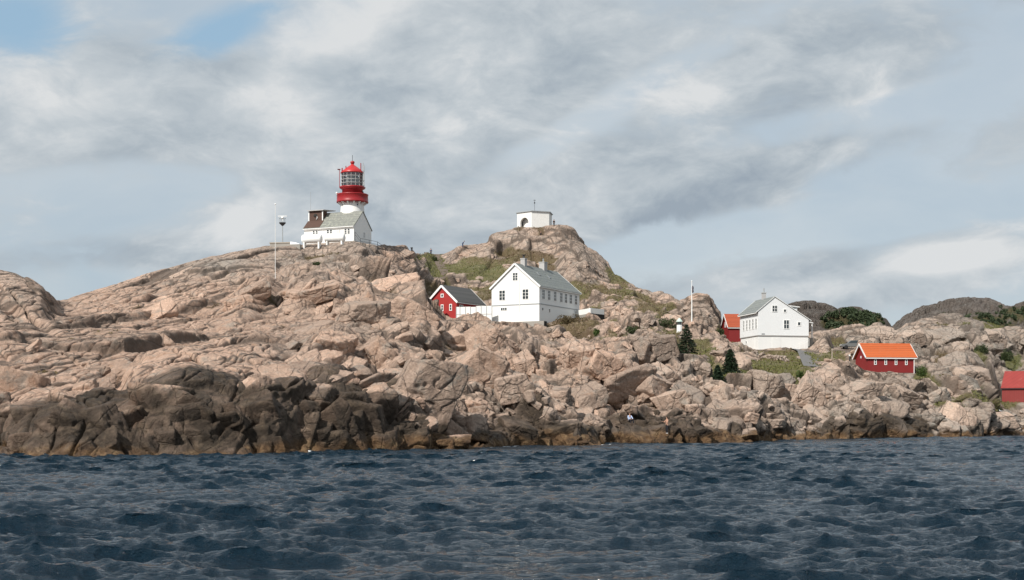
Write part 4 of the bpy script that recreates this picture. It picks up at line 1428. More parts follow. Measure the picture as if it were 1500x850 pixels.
# --- right-hand white house
x, y, a, W, L, z = HOUSES['guest_house']
gh_ = empty('house', (x, y, z), a, 'white wooden house with a lopsided gable and a single chimney, right of the flagpole', 'house')
EV, RG, ELV = 5.5, 9.55, 6.95
ends = gable_house(gh_, W, L, EV, RG, 'white_lap', 'slate', 0.5, 0.1, ro=-1.75, eave_l=ELV, base=2.55, trim_w=0.02, thick=0.12)
MB().box(-W / 2 + 0.12, W / 2 - 0.06, -L / 2 + 0.12, L / 2 - 0.1, -2.5, 2.56).build('basement', M['white_boards'], gh_)
MB().box(-W / 2 - 0.04, W / 2 + 0.04, -L / 2 - 0.05, L / 2, 2.46, 2.6).build('grey_course', M['chimney'], gh_)  # grey band carries the shade line above the inset basement
g = -L / 2
win_parts(gh_, (-1.75, g, 7.45), X, -Yv, 0.9, 1.05, 2, 2)
win_parts(gh_, (0.25, g, 7.1), X, -Yv, 0.42, 0.45, 1, 1, bar=0.13)
win_parts(gh_, (0.55, g, 4.6), X, -Yv, 0.95, 1.5, 2, 2, bar=0.1)
win_parts(gh_, (3.05, g, 4.75), X, -Yv, 0.48, 0.55, 1, 1, bar=0.13)
for yy in (-3.55, -2.0, -0.5, 0.95, 2.5):
    win_parts(gh_, (-W / 2, yy, 4.75), Yv, -X, 0.7, 1.75, 2, 3)
dv = g + 0.12
MB().box(-2.2, -0.6, dv - 0.05, dv - 0.005, -0.2, 2.2).build('basement_door', M['white_boards'], gh_)
MB().box(-W / 2 + 0.07, -W / 2 + 0.115, -2.6, -1.3, -0.2, 2.2).build('basement_door', M['white_boards'], gh_)
win_parts(gh_, (-W / 2 + 0.12, 1.6, 1.6), Yv, -X, 0.5, 0.4, 1, 1, bar=0.06)
MB().box(-4.3, -3.7, g - 0.04, g - 0.004, 2.72, 2.84).build('name_board', M['dark_metal'], gh_)
ch = MB().box(-2.0, -1.4, 0.4, 1.1, 8.8, 10.75).box(-2.07, -1.33, 0.33, 1.17, 10.75, 10.88).build('chimney', M['chimney'], gh_)
MB().tube((-1.7, 0.75, 10.88), (-1.7, 0.75, 11.7), 0.14).build('chimney_pipe', M['grey_metal'], ch)
# dormer on the right slope and the porch at the right side
dm = MB()
dm.box(2.0, 4.0, -1.5, 2.0, 6.0, 8.05)
d_ = dm.build('dormer', M['white_lap'], gh_)
MB().poly([(0.9, -1.8, 8.35), (4.4, -1.8, 8.0), (4.4, 2.3, 8.0), (0.9, 2.3, 8.35), (0.9, -1.8, 8.5), (4.4, -1.8, 8.15), (4.4, 2.3, 8.15), (0.9, 2.3, 8.5)],
          [(0, 3, 2, 1), (4, 5, 6, 7), (0, 1, 5, 4), (1, 2, 6, 5), (2, 3, 7, 6), (3, 0, 4, 7)]).build('dormer_roof', M['white'], d_)
pr = MB()
pr.poly([(W / 2 + 0.01, -3.2, 5.25), (W / 2 + 1.5, -3.2, 4.95), (W / 2 + 1.5, 2.5, 4.95), (W / 2 + 0.01, 2.5, 5.25),
         (W / 2 + 0.01, -3.2, 5.4), (W / 2 + 1.5, -3.2, 5.1), (W / 2 + 1.5, 2.5, 5.1), (W / 2 + 0.01, 2.5, 5.4)],
        [(0, 3, 2, 1), (4, 5, 6, 7), (0, 1, 5, 4), (1, 2, 6, 5), (2, 3, 7, 6), (3, 0, 4, 7)])
po = pr.build('porch_roof', M['white'], gh_)
for yy in (-3.0, 2.3):
    MB().box(W / 2 + 1.25, W / 2 + 1.4, yy - 0.07, yy + 0.07, 2.0, 5.0).build('porch_post', M['white'], gh_)
MB().box(W / 2 + 0.01, W / 2 + 1.45, -3.1, 2.4, 0.5, 2.3).build('porch_floor', M['concrete'], gh_)
MB().box(W / 2 + 0.02, W / 2 + 0.06, -2.5, -1.5, 2.4, 4.5).build('door', M['dark_metal'], gh_)
hb = MB()
hb.tube((1.9, g - 0.9, 0.2), (4.6, g - 0.9, 1.6), 0.03).tube((1.9, g - 0.9, 0.6), (4.6, g - 0.9, 2.0), 0.03)
for k in range(4):
    hb.tube((1.9 + 0.9 * k, g - 0.9, -0.8 + 0.46 * k), (1.9 + 0.9 * k, g - 0.9, 0.62 + 0.46 * k), 0.035)
hb.build('handrail', M['white'], gh_)

# --- red shed behind it
x, y, a, W, L, z = HOUSES['shed']
sh = empty('shed', (x, y, z), a, 'dark red shed with an orange tiled roof, half hidden behind the right-hand white house', 'shed')
gable_house(sh, W, L, 2.75, 5.25, 'red_dark', 'tile_red', 0.35, 0.3, trim_w=0.2)
win_parts(sh, (W / 2, -0.9, 1.55), Yv, X, 0.7, 1.0, 2, 3, bar=0.1)
win_parts(sh, (0, -L / 2, 3.3), X, -Yv, 0.5, 0.9, 1, 2, bar=0.08)

# --- boathouse with the orange roof
x, y, a, W, L, z = HOUSES['boathouse']
bh = empty('boathouse', (x, y, z), a, 'dark red boathouse with bright orange tiled roof and four narrow windows', 'boathouse')
gable_house(bh, W, L, 2.45, 4.55, 'red_dark', 'tile_orange', 0.35, 0.4, trim_w=0.2, base=-0.1)
for k in range(4):
    win_parts(bh, (W / 2, -2.65 + 1.75 * k, 1.62), Yv, X, 0.24, 0.75, 1, 2, bar=0.09)
win_parts(bh, (-0.2, -L / 2, 2.5), X, -Yv, 0.2, 0.25, 1, 1, bar=0.06)
MB().box(-W / 2 + 0.05, W / 2 - 0.05, -L / 2 + 0.05, L / 2 - 0.05, -2.4, -0.09).build('foundation', M['concrete'], bh)
MB().tube((W / 2 + 0.1, L / 2 - 0.05, -1.1), (W / 2 + 0.1, L / 2 - 0.05, 2.25), 0.06).build('downpipe', M['white'], bh)

# --- red barn at the right edge
x, y, a, W, L, z = HOUSES['barn']
ba = empty('barn', (x, y, z), a, 'weathered red barn with a faded red sheet roof at the right edge, by the water', 'barn')
gable_house(ba, W, L, 2.2, 5.0, 'barn_red', 'sheet_red', 0.25, 0.15, trim=None)
MB().box(W / 2 + 0.005, W / 2 + 0.06, -0.3, 1.6, 0.1, 1.9).build('door', M['barn_red'], ba)
MB().box(W / 2 + 0.2, W / 2 + 0.26, -L / 2 - 0.1, L / 2 + 0.1, 1.98, 2.08).build('gutter', M['dark_metal'], ba)

# ------------------------------------------------------------------ the lighthouse
TD = 271.5


def tz(v):
    return zat(v, TD)


z0 = tz(353)
pt = wpt(516.3, 353, TD)
lt = empty('lighthouse', (pt.x, pt.y, z0), 0, 'white round lighthouse tower with a red lantern and red gallery on top of the rock', 'lighthouse')


def hv(v):
    return tz(v) - z0


MB().lathe([(2.62, -1.5), (2.55, 1.0), (2.40, hv(312)), (2.27, hv(301)), (2.27, hv(297.6))], 48).build('tower', M['white_plaster'], lt, True)
for k in range(14):
    br_ = MB()
    t = 2 * math.pi * k / 14
    d = Vector((math.cos(t), math.sin(t), 0))
    s_ = Vector((-d.y, d.x, 0)) * 0.1
    br_.poly([tuple(d * 2.25 - s_ + Zv * hv(302)), tuple(d * 2.25 + s_ + Zv * hv(302)), tuple(d * 3.0 + s_ + Zv * hv(297.7)), tuple(d * 3.0 - s_ + Zv * hv(297.7)), tuple(d * 2.25 - s_ + Zv * hv(297.7)), tuple(d * 2.25 + s_ + Zv * hv(297.7))],
             [(0, 1, 2, 3), (4, 3, 2, 5), (0, 3, 4), (1, 5, 2), (0, 4, 5, 1)])
    br_.build('bracket', M['white'], lt)
ga = MB().lathe([(2.2, hv(297.6)), (3.12, hv(297.6)), (3.18, hv(296.4)), (3.12, hv(295.4)), (3.08, hv(287.0)), (3.16, hv(286.6)), (3.16, hv(285.4)), (3.02, hv(285.4)), (2.99, hv(295.2)), (2.0, hv(295.2))], 48, cap=False).build('gallery', M['red_metal'], lt, True)
MB().lathe([(2.06, hv(296)), (2.06, hv(278.5)), (2.55, hv(276.2)), (2.58, hv(274.4)), (1.9, hv(274.4))], 48).build('drum', M['red_metal'], lt, True)
dr = MB().obox((1.9, -0.55, hv(295.0)), (0.3, 0, 0), (0, 0.9, 0), (0, 0, 1.9)).build('door', M['dark_metal'], lt)
# lantern glazing: panes with a lattice of bars, the lens inside
m, t, p = principled('lantern_glass', 0.06, 0.5)
p.inputs['Base Color'].default_value = (0.85, 0.88, 0.9, 1)
tr = t.add('ShaderNodeBsdfTransparent')
gl = t.add('ShaderNodeBsdfGlossy')
gl.inputs['Roughness'].default_value = 0.08
mx = t.add('ShaderNodeMixShader')
fr = t.add('ShaderNodeFresnel')
fr.inputs['IOR'].default_value = 1.5
t.put(mx.inputs[0], t.math('ADD', fr.outputs[0], 0.06))
t.l.new(tr.outputs[0], mx.inputs[1])
t.l.new(gl.outputs[0], mx.inputs[2])
out = [n for n in t.n if n.type == 'OUTPUT_MATERIAL'][0]
t.l.new(mx.outputs[0], out.inputs[0])
M['glass'] = m
m, t, p = principled('lens_glass', 0.12, 0.7)
oc = t.add('ShaderNodeTexCoord').outputs['Object']
s_ = t.add('ShaderNodeSeparateXYZ')
t.put(s_.inputs[0], oc)
wv2 = t.math('FRACT', t.math('MULTIPLY', s_.outputs[2], 4.5))
t.put(p.inputs['Base Color'], t.mix(t.sstep(wv2, 0.2, 0.8), (0.10, 0.12, 0.11, 1), (0.42, 0.45, 0.43, 1)))
M['lens'] = m
HB0, HT0 = hv(274.4), hv(254.5)
lr = MB().lathe([(2.16, HB0), (2.16, HT0)], 48, cap=False).build('lantern_glazing', M['glass'], lt, True)
lb = MB()
for k in range(16):
    t_ = 2 * math.pi * k / 16
    lb.tube((2.18 * math.cos(t_), 2.18 * math.sin(t_), HB0), (2.18 * math.cos(t_), 2.18 * math.sin(t_), HT0), 0.042, n=6)
for j in range(5):
    zz = HB0 + (HT0 - HB0) * j / 4
    lb.lathe([(2.12, zz - 0.04), (2.25, zz - 0.04), (2.25, zz + 0.04), (2.12, zz + 0.04)], 48, cap=False)
lb.build('glazing_bars', M['chimney'], lr)
MB().lathe([(0.8, HB0), (1.35, HB0 + 0.25), (1.5, HB0 + 0.9), (1.55, HB0 + 1.35), (1.45, HB0 + 1.8), (1.1, HB0 + 2.2), (0.4, HB0 + 2.45)], 32).build('lens', M['lens'], lt, True)
MB().lathe([(1.3, HB0 - 0.02), (1.3, HB0 + 0.15), (0.5, HB0 + 0.2)], 32).build('lens_pedestal', M['dark_metal'], lt, True)
rf = MB().lathe([(2.05, hv(254.6)), (2.32, hv(254.8)), (2.36, hv(253.2)), (1.6, hv(248.5)), (0.9, hv(244.5)), (0.34, hv(241.8)), (0.3, hv(240.8))], 48).build('lantern_roof', M['red_roof_cap'], lt, True)
MB().lathe([(0.26, hv(241.4)), (0.28, hv(240.2)), (0.40, hv(239.4)), (0.44, hv(238.4)), (0.42, hv(237.2)), (0.30, hv(236.3)), (0.1, hv(235.9))], 20).build('ventilator_ball', M['red_metal'], rf, True)
MB().tube((0, 0, hv(236)), (0, 0, hv(227.5)), 0.045).build('lightning_rod', M['dark_metal'], rf)


def at_u(u):
    return (u - 516.3) / F * TD


# antennas and their poles on the lantern gallery
for (u, v0, v1, r_, nm) in ((529.3, 275, 240.3, 0.09, 'antenna_pole'), (532.6, 277, 239.5, 0.06, 'antenna_pole'), (534.0, 277, 243.0, 0.05, 'antenna_pole'), (498.2, 276, 249.5, 0.06, 'antenna_pole'), (502.0, 254, 247.5, 0.12, 'antenna_pole'), (507.5, 251, 244.5, 0.09, 'antenna_pole')):
    MB().tube((at_u(u), -0.9, hv(v0)), (at_u(u), -0.9, hv(v1)), r_).build(nm, M['red_metal'] if u in (529.3, 502.0, 507.5, 498.2) else M['grey_metal'], lt)
for (v0, v1) in ((252, 244), (266, 256), (273, 268)):
    MB().box(at_u(533.0), at_u(534.6), -1.1, -0.75, hv(v0), hv(v1)).build('panel_antenna', M['grey_metal'], lt)
MB().lathe([(0.02, -0.16), (0.2, -0.14), (0.34, -0.02), (0.36, 0.0), (0.3, 0.02)], 16).build('dish_antenna', M['red_metal'], lt).location = (at_u(497.3), -0.9, hv(249.3))
MB().ball((at_u(494.3), -1.0, hv(284.2)), 0.22).tube((at_u(494.3), -1.0, hv(287.5)), (at_u(494.3), -1.0, hv(285)), 0.06).build('lamp', M['white'], lt, True)
for (u, v) in ((503.2, 304), (525.2, 303.5)):
    xx = at_u(u)
    rr = 2.31
    yy = -math.sqrt(rr * rr - xx * xx)
    nv = Vector((xx, yy, 0)).normalized()
    win_parts(lt, (xx * 0.99, yy * 0.99, hv(v)), Vector((-nv.y, nv.x, 0)) * -1 if nv.y > 0 else Vector((-nv.y, nv.x, 0)), nv, 0.3, 0.75, 1, 2, bar=0.06)

# --- building at its foot
x, y, a, W, L, z = HOUSES['light_house_wing']
lw = empty('lighthouse_annex', (x, y, z), a, 'low white building with pale slate roof and brown dormer at the lighthouse foot', 'building')
gable_house(lw, W, L, 2.95, 6.15, 'white_plaster', 'slate_green', 0.25, 0.12, trim=None, thick=0.14)
for yy, w_ in ((-3.0, 0.32), (0.15, 0.42), (4.05, 0.42)):
    for s_ in (-0.34, 0.34):
        win_parts(lw, (W / 2, yy + s_, 1.92), Yv, X, w_, 0.95, 1, 3, bar=0.07)
win_parts(lw, (-0.6, L / 2, 1.65), -X, Yv, 0.7, 1.0, 2, 2, bar=0.1, glass='chimney')
MB().tube((W / 2 + 0.33, -L / 2 - 0.1, 2.72), (W / 2 + 0.33, L / 2 + 0.1, 2.78), 0.09).build('gutter', M['white'], lw)
for yy in (2.2, -1.6):
    MB().tube((W / 2 + 0.3, yy, 2.75), (W / 2 + 0.08, yy + 0.15, 2.4), 0.05).tube((W / 2 + 0.08, yy + 0.15, 2.4), (W / 2 + 0.08, yy + (0.9 if yy < 0 else 0.15), 0.0), 0.05).build('downpipe', M['white'], lw)
# brown clad skirt and dormer at the left end of the roof
sl = Vector((W / 2, 0, -3.2)).normalized()
sn = Vector((3.2, 0, W / 2)).normalized()
top = Vector((0, -L / 2 - 0.06, 6.15))
MB().obox(top + sn * 0.17 + sl * 2.6, sl * 2.45, Yv * 3.6, sn * 0.05).build('clad_slope', M['brown'], lw)
dm = MB().box(0.2, 2.0, -L / 2 + 0.15, -L / 2 + 3.15, 3.4, 6.55).build('dormer', M['brown'], lw)
MB().box(2.0, 2.1, -L / 2 + 0.02, -L / 2 + 0.22, 4.2, 6.5).box(2.0, 2.1, -L / 2 + 3.08, -L / 2 + 3.28, 4.2, 6.5).build('corner_board', M['white'], dm)
MB().poly([(2.45, -L / 2 - 0.05, 6.56), (2.45, -L / 2 + 3.6, 6.56), (-1.8, -L / 2 + 4.0, 6.9), (-1.8, -L / 2 - 0.05, 6.9), (2.45, -L / 2 - 0.05, 6.7), (2.45, -L / 2 + 3.6, 6.7), (-1.8, -L / 2 + 4.0, 7.04), (-1.8, -L / 2 - 0.05, 7.04)],
          [(0, 3, 2, 1), (4, 5, 6, 7), (0, 1, 5, 4), (1, 2, 6, 5), (2, 3, 7, 6), (3, 0, 4, 7)]).build('dormer_roof', M['chimney'], dm)
hn = MB()
hn.ball((2.02, -L / 2 + 1.55, 5.65), 0.12, 0.42, 0.36).build('fog_horn', M['dark_void'], dm, True)
MB().poly([(2.05, -L / 2 + 1.75, 4.7), (2.05, -L / 2 + 1.95, 5.6), (2.05, -L / 2 + 2.15, 5.2), (2.12, -L / 2 + 1.75, 4.7), (2.12, -L / 2 + 1.95, 5.6), (2.12, -L / 2 + 2.15, 5.2)],
          [(0, 2, 1), (3, 4, 5), (0, 1, 4, 3), (1, 2, 5, 4), (2, 0, 3, 5)]).build('horn_bracket', M['chimney'], dm)
MB().tube((1.0, -L / 2 - 0.12, 3.0), (1.0, -L / 2 - 0.12, 10.6), 0.035).build('whip_antenna', M['grey_metal'], lw)
MB().box(W / 2 + 0.01, W / 2 + 0.25, 2.9, L / 2 + 0.05, -1.2, 0.0).box(-1.5, W / 2, L / 2 + 0.005, L / 2 + 0.2, -1.2, 0.0).build('plinth', M['concrete'], lw)

# --- two white tanks in front
def tank(u, v, wpx, D, label, slope):
    c = wpt(u, v, D)
    o = empty('storage_tank', (c.x, c.y, c.z - 1.0), R(-10), label, 'tank', 'white tanks below the lighthouse')
    mpp_ = D / F
    hl = wpx * mpp_ / 2
    b = MB()
    prof = [(0.02, -hl), (0.45, -hl + 0.02), (0.72, -hl + 0.12), (0.82, -hl + 0.3), (0.82, hl - 0.3), (0.72, hl - 0.12), (0.45, hl - 0.02), (0.02, hl)]
    b.lathe(prof, 28, cap=False)
    me = b.build('tank_shell', M['white'], o, True)
    me.data.transform(Matrix.Translation((0, 0, 1.0)) @ Matrix.Rotation(R(90), 4, 'Y'))
    for s_ in (-0.72, 0.72):
        MB().box(hl * s_ - 0.14, hl * s_ + 0.14, -0.55, 0.55, -0.9, 0.35).build('support_leg', M['white_plaster'], o)
    MB().tube((hl * 0.3, 0, 1.95), (hl * 0.3, 0, 2.25), 0.07).build('filler_cap', M['grey_metal'], o)
    return o


tank(457.0, 350.2, 31, 256.5, 'white horizontal tank on white legs, the left one of two below the lighthouse building', 0)
tank(490.5, 348.6, 31, 258.5, 'white horizontal tank on white legs, the right one of two, before the building windows', 0)

# --- concrete blocks and mast left of the tanks
c = wpt(413.5, 361.5, 258)
cb = empty('concrete_block', tuple(c), R(-8), 'long grey concrete block under the radar mast', 'concrete block')
MB().box(-2.15, 2.1, -0.8, 0.8, -1.0, 0.55).build('block', M['concrete'], cb)
MB().box(-2.25, 2.2, -0.9, 0.9, 0.55, 0.72).build('slab', M['wood_grey'], cb)
c = wpt(435, 363.5, 256)
sb = empty('storage_box', tuple(c), R(-8), 'white box with a sloping lid between the concrete block and the left tank', 'box')
MB().box(-1.0, 0.75, -0.6, 0.6, -0.6, 0.6).build('body', M['concrete'], sb)
MB().poly([(-1.1, -0.7, 0.61), (0.85, -0.7, 0.61), (0.85, 0.7, 0.61), (-1.1, 0.7, 0.61), (-1.1, -0.6, 1.15), (0.0, -0.6, 0.95), (0.0, 0.6, 0.95), (-1.1, 0.6, 1.15)],
          [(0, 3, 2, 1), (4, 5, 6, 7), (0, 1, 5, 4), (1, 2, 6, 5), (2, 3, 7, 6), (3, 0, 4, 7)]).build('lid', M['white'], sb)
c = wpt(413.8, 356.5, 258)
rm = empty('radar_mast', (c.x, c.y, c.z), 0, 'slim grey mast with a dark cone platform and a radar bar on top', 'mast')
q = 258 / F
MB().tube((0, 0, -0.3), (0, 0, 29 * q), 0.11, 0.08).build('pole', M['grey_metal'], rm)
MB().lathe([(0.15, 25.5 * q), (0.62, 29.2 * q), (0.66, 30.2 * q), (0.1, 30.2 * q)], 16).build('platform', M['dark_metal'], rm)
rl = MB()
for k in range(6):
    t_ = k * math.pi / 3
    rl.tube((0.6 * math.cos(t_), 0.6 * math.sin(t_), 30 * q), (0.6 * math.cos(t_), 0.6 * math.sin(t_), 36 * q), 0.03, n=5)
rl.lathe([(0.57, 36 * q), (0.63, 36 * q), (0.63, 36.4 * q), (0.57, 36.4 * q)], 16, cap=False)
rl.build('guard_rail', M['grey_metal'], rm)
MB().tube((0, 0, 30 * q), (0, 0, 37 * q), 0.07).ball((0, 0, 37.3 * q), 0.26).build('radar_motor', M['white'], rm)
MB().box(-0.85, 0.85, -0.09, 0.09, 39.2 * q, 40.2 * q).tube((0, 0, 37.5 * q), (0, 0, 39.3 * q), 0.05).build('radar_bar', M['white'], rm)

c = ground_uv(404, 409)
fp = empty('pole', tuple(c), 0, 'very tall slender white pole standing on the bare rock left of the lighthouse', 'pole')
q = c.y / F
MB().tube((0, 0, -1.0), (0, 0, (c.z and (409 - 300) * q)), 0.045, 0.03).build('shaft', M['white_stone'], fp)
MB().ball((0, 0, (409 - 300) * q), 0.11).build('finial', M['white'], fp)
for k in range(3):
    pass

# --- railing down from the lighthouse to the saddle
RAIL = [(520, 349, 264), (528, 349, 263), (541, 351, 264), (553, 356, 266), (565, 358, 268), (578, 361, 271), (590, 363, 274), (600, 366, 277), (608, 370, 280), (615, 374, 284)]
rp = [wpt(*r_) for r_ in RAIL]
for r_ in rp[1:]:
    r_.z = ground_xy(r_.x, r_.y)
hr_ = empty('railing', tuple(rp[0]), 0, 'thin dark pipe railing leading from the lighthouse building down the rock to the saddle', 'railing')
r0 = rp[0].copy()
rr_ = MB()
for k, p_ in enumerate(rp):
    q = p_ - r0
    MB().tube(q + Vector((0, 0, -0.5)), q + Vector((0, 0, 1.25)), 0.045, n=6).build('post', M['dark_metal'], hr_)
for k in range(len(rp) - 1):
    for h_ in (0.7, 1.22):
        rr_.tube(rp[k] - r0 + Vector((0, 0, h_)), rp[k + 1] - r0 + Vector((0, 0, h_)), 0.035, n=6)
rr_.build('rail', M['dark_metal'], hr_)

# --- six-sided white fort house on the hill top
c = wpt(783.5, 332.5, 334)
R6 = 4.6
hx_ = empty('signal_house', (c.x, c.y + 4.2, c.z), 0, 'white six-sided stone house with one arched opening on the top of the hill', 'stone house')
base_a = R(-90 + 20)
cor = [Vector((R6 * math.cos(base_a + R(60 * k - 30)), R6 * math.sin(base_a + R(60 * k - 30)))) for k in range(6)]
H6 = 3.75
wl = MB()
th = 0.55
for k in range(6):
    p0, p1 = cor[k], cor[(k + 1) % 6]
    e = (p1 - p0)
    ln = e.length
    e = e / ln
    nin = Vector((-e.y, e.x))
    if nin.dot(-p0) < 0:
        nin = -nin

    def pt3(s, zz, dpt):
        q = p0 + e * s + nin * dpt
        return (q.x, q.y, zz)
    if k == 5:                                            # the face with the arch (left of the middle one)
        sc_, ar, sp = ln * 0.5, 1.28, 1.15
        arc = [(sc_ - ar, 0.25)] + [(sc_ + ar * math.cos(math.pi - math.pi * i / 14), sp + ar * math.sin(math.pi * i / 14)) for i in range(15)] + [(sc_ + ar, 0.25)]
        outl = [(0, 0.25)] + [(max(0.0, min(ln, sc_ + (sx_ - sc_) * 50)) if i in (0, len(arc) - 1) else None, zz) for i, (sx_, zz) in enumerate(arc)]
        # strips from the arch up to the wall top and out to both sides
        for i in range(len(arc) - 1):
            (s0, a0_), (s1, a1_) = arc[i], arc[i + 1]
            if abs(s1 - s0) > 1e-6:
                wl.poly([pt3(s0, a0_, 0), pt3(s1, a1_, 0), pt3(s1, H6, 0), pt3(s0, H6, 0)], [(0, 1, 2, 3)])
            wl.poly([pt3(s0, a0_, 0), pt3(s1, a1_, 0), pt3(s1, a1_, th), pt3(s0, a0_, th)], [(3, 2, 1, 0)])
        wl.poly([pt3(0, -2, 0), pt3(sc_ - ar, -2, 0), pt3(sc_ - ar, H6, 0), pt3(0, H6, 0)], [(0, 1, 2, 3)])
        wl.poly([pt3(sc_ + ar, -2, 0), pt3(ln, -2, 0), pt3(ln, H6, 0), pt3(sc_ + ar, H6, 0)], [(0, 1, 2, 3)])
        wl.poly([pt3(sc_ - ar, -2, 0), pt3(sc_ + ar, -2, 0), pt3(sc_ + ar, 0.25, 0), pt3(sc_ - ar, 0.25, 0)], [(0, 1, 2, 3)])
    else:
        wl.poly([pt3(0, -2, 0), pt3(ln, -2, 0), pt3(ln, H6, 0), pt3(0, H6, 0)], [(0, 1, 2, 3)])
wl.build('wall', M['white_stone'], hx_)
fl6 = [(v_.x * 0.99, v_.y * 0.99) for v_ in cor]
MB().poly([(x_, y_, 0.25) for x_, y_ in fl6], [tuple(range(6))]).build('floor', M['concrete'], hx_)
MB().poly([(x_ * 0.72 + 0.15, y_ * 0.72 + 0.1, 0.25) for x_, y_ in fl6] + [(x_ * 0.72 + 0.15, y_ * 0.72 + 0.1, H6 - 0.05) for x_, y_ in fl6],
          [(i, (i + 1) % 6, (i + 1) % 6 + 6, i + 6) for i in range(6)]).build('added_inner_wall', M['white_stone'], hx_)  # back wall added close inside the arch to catch the sun
rf = MB()
o6 = [(v_.x * 1.07, v_.y * 1.07) for v_ in cor]
rf.poly([(x_, y_, H6 + 0.003) for x_, y_ in o6] + [(x_, y_, H6 + 0.2) for x_, y_ in o6] + [(0, 0, H6 + 0.75)],
        [tuple(reversed(range(6)))] + [(i, (i + 1) % 6, (i + 1) % 6 + 6, i + 6) for i in range(6)] + [(i + 6, (i + 1) % 6 + 6, 12) for i in range(6)])
rf = rf.build('roof', M['grey_metal'], hx_)
MB().tube((0, 0, H6 + 0.4), (0, 0, H6 + 3.6), 0.035).box(-0.14, 0.14, -0.05, 0.05, H6 + 2.6, H6 + 3.0).box(-0.3, 0.3, -0.03, 0.03, H6 + 3.4, H6 + 3.5).build('antenna', M['dark_metal'], rf)

# ------------------------------------------------------------------ plants
def leaf_mat(name, c1, c2, rough=0.6):
    m, t, p = principled(name, rough, 0.2)
    pos = t.add('ShaderNodeNewGeometry').outputs['Position']
    n = t.noise(pos, 1.6, 5.0, 0.7)
    n2 = t.noise(pos, 9.0, 2.0, 0.5)
    col = t.ramp(t.math('MULTIPLY_ADD', t.math('SUBTRACT', n2, 0.5), 0.7, n), [(0.3, c1), (0.7, c2)])
    t.put(p.inputs['Base Color'], col)
    return m


M['spruce'] = leaf_mat('spruce_needles', (0.012, 0.024, 0.014), (0.035, 0.058, 0.028))
M['bush'] = leaf_mat('bush_leaves', (0.028, 0.050, 0.014), (0.085, 0.125, 0.030))
M['bush_dark'] = leaf_mat('dark_juniper', (0.022, 0.036, 0.015), (0.062, 0.080, 0.030))
M['bush_brown'] = leaf_mat('brown_heath', (0.055, 0.040, 0.020), (0.115, 0.085, 0.038))
M['wood'] = leaf_mat('wood_leaves', (0.022, 0.036, 0.018), (0.060, 0.080, 0.036))
M['grass'] = leaf_mat('grass_blades', (0.085, 0.095, 0.030), (0.165, 0.155, 0.060))
M['heath'] = leaf_mat('heath_tufts', (0.070, 0.048, 0.026), (0.150, 0.112, 0.055))


def quads_mesh(name, C, A, B, mat, parent=None):
    """many small rhombic leaves: centre C, half axes A and B (n, 3)"""
    n = len(C)
    P4 = np.stack([C - A, C + B, C + A, C - B], 1).reshape(-1, 3)
    o = grid_mesh(name, P4, np.arange(4 * n).reshape(n, 4), mat, False)
    if parent is not None:
        o.parent = parent
    return o


def rand_axes(rng, n, s0, s1, flat=0.0):
    a = rng.normal(0, 1, (n, 3))
    a[:, 2] *= (1 - flat)
    a /= np.linalg.norm(a, axis=1, keepdims=True)
    b = np.cross(a, rng.normal(0, 1, (n, 3)))
    b /= np.linalg.norm(b, axis=1, keepdims=True) + 1e-9
    s = rng.uniform(s0, s1, (n, 1))
    return a * s, b * s * rng.uniform(0.35, 0.6, (n, 1))


def spruce(loc, h, r, seed, label):
    rng = np.random.default_rng(seed)
    o = empty('spruce', loc, rng.uniform(0, 6), label, 'tree', 'young spruces below the houses')
    tb = MB()
    tb.tube((0, 0, -0.6), (0, 0, h * 0.5), 0.035 * h * 0.5, 0.02 * h * 0.5).tube((0, 0, h * 0.5), (0, 0, h * 0.98), 0.012 * h, 0.004 * h)
    C, A, B = [], [], []
    z = 0.05 * h
    lev = 0
    while z < 0.98 * h:
        f = 1 - z / h
        L = r * (f ** 0.85) * rng.uniform(0.85, 1.12) + 0.08
        nbr = max(5, int(12 * f ** 0.5 + 3))
        a0 = rng.uniform(0, 6.28)
        for k in range(nbr):
            a = a0 + 6.283 * k / nbr + rng.normal(0, 0.12)
            l_ = L * rng.uniform(0.65, 1.15)
            droop = -0.30 * l_ * (0.5 + f)
            d = np.array([math.cos(a), math.sin(a), 0])
            tip = d * l_ + np.array([0, 0, droop * 0.5 + 0.1 * l_])
            tb.tube((0, 0, z), tuple(tip * 0.9 + np.array([0, 0, z])), 0.02, 0.006, 4)
            m_ = int(10 + 26 * l_)
            s_ = rng.uniform(0.12, 1.0, m_) ** 0.8
            side = np.array([-d[1], d[0], 0])
            for q in s_:
                c = np.array([0, 0, z]) + tip * q + np.array([0, 0, 0.10 * l_ * math.sin(q * 3)])
                w_ = (0.10 + 0.26 * l_) * (1 - 0.75 * q) * rng.normal(0, 0.7)
                c = c + side * w_ + np.array([0, 0, -abs(w_) * 0.25 + rng.normal(0, 0.03)])
                ax = d * 0.6 + side * np.sign(w_) * 0.8 + np.array([0, 0, rng.normal(-0.15, 0.25)])
                ax /= np.linalg.norm(ax)
                s2 = rng.uniform(0.09, 0.2)
                C.append(c)
                A.append(ax * s2)
                bb = np.cross(ax, rng.normal(0, 1, 3) + np.array([0, 0, 1.2]))
                B.append(bb / np.linalg.norm(bb) * s2 * 0.38)
        z += h * 0.045 * (0.6 + 0.6 * f)
        lev += 1
    tb.build('trunk', M['bark'], o)
    quads_mesh('crown', np.array(C), np.array(A), np.array(B), M['spruce'], o)
    return o


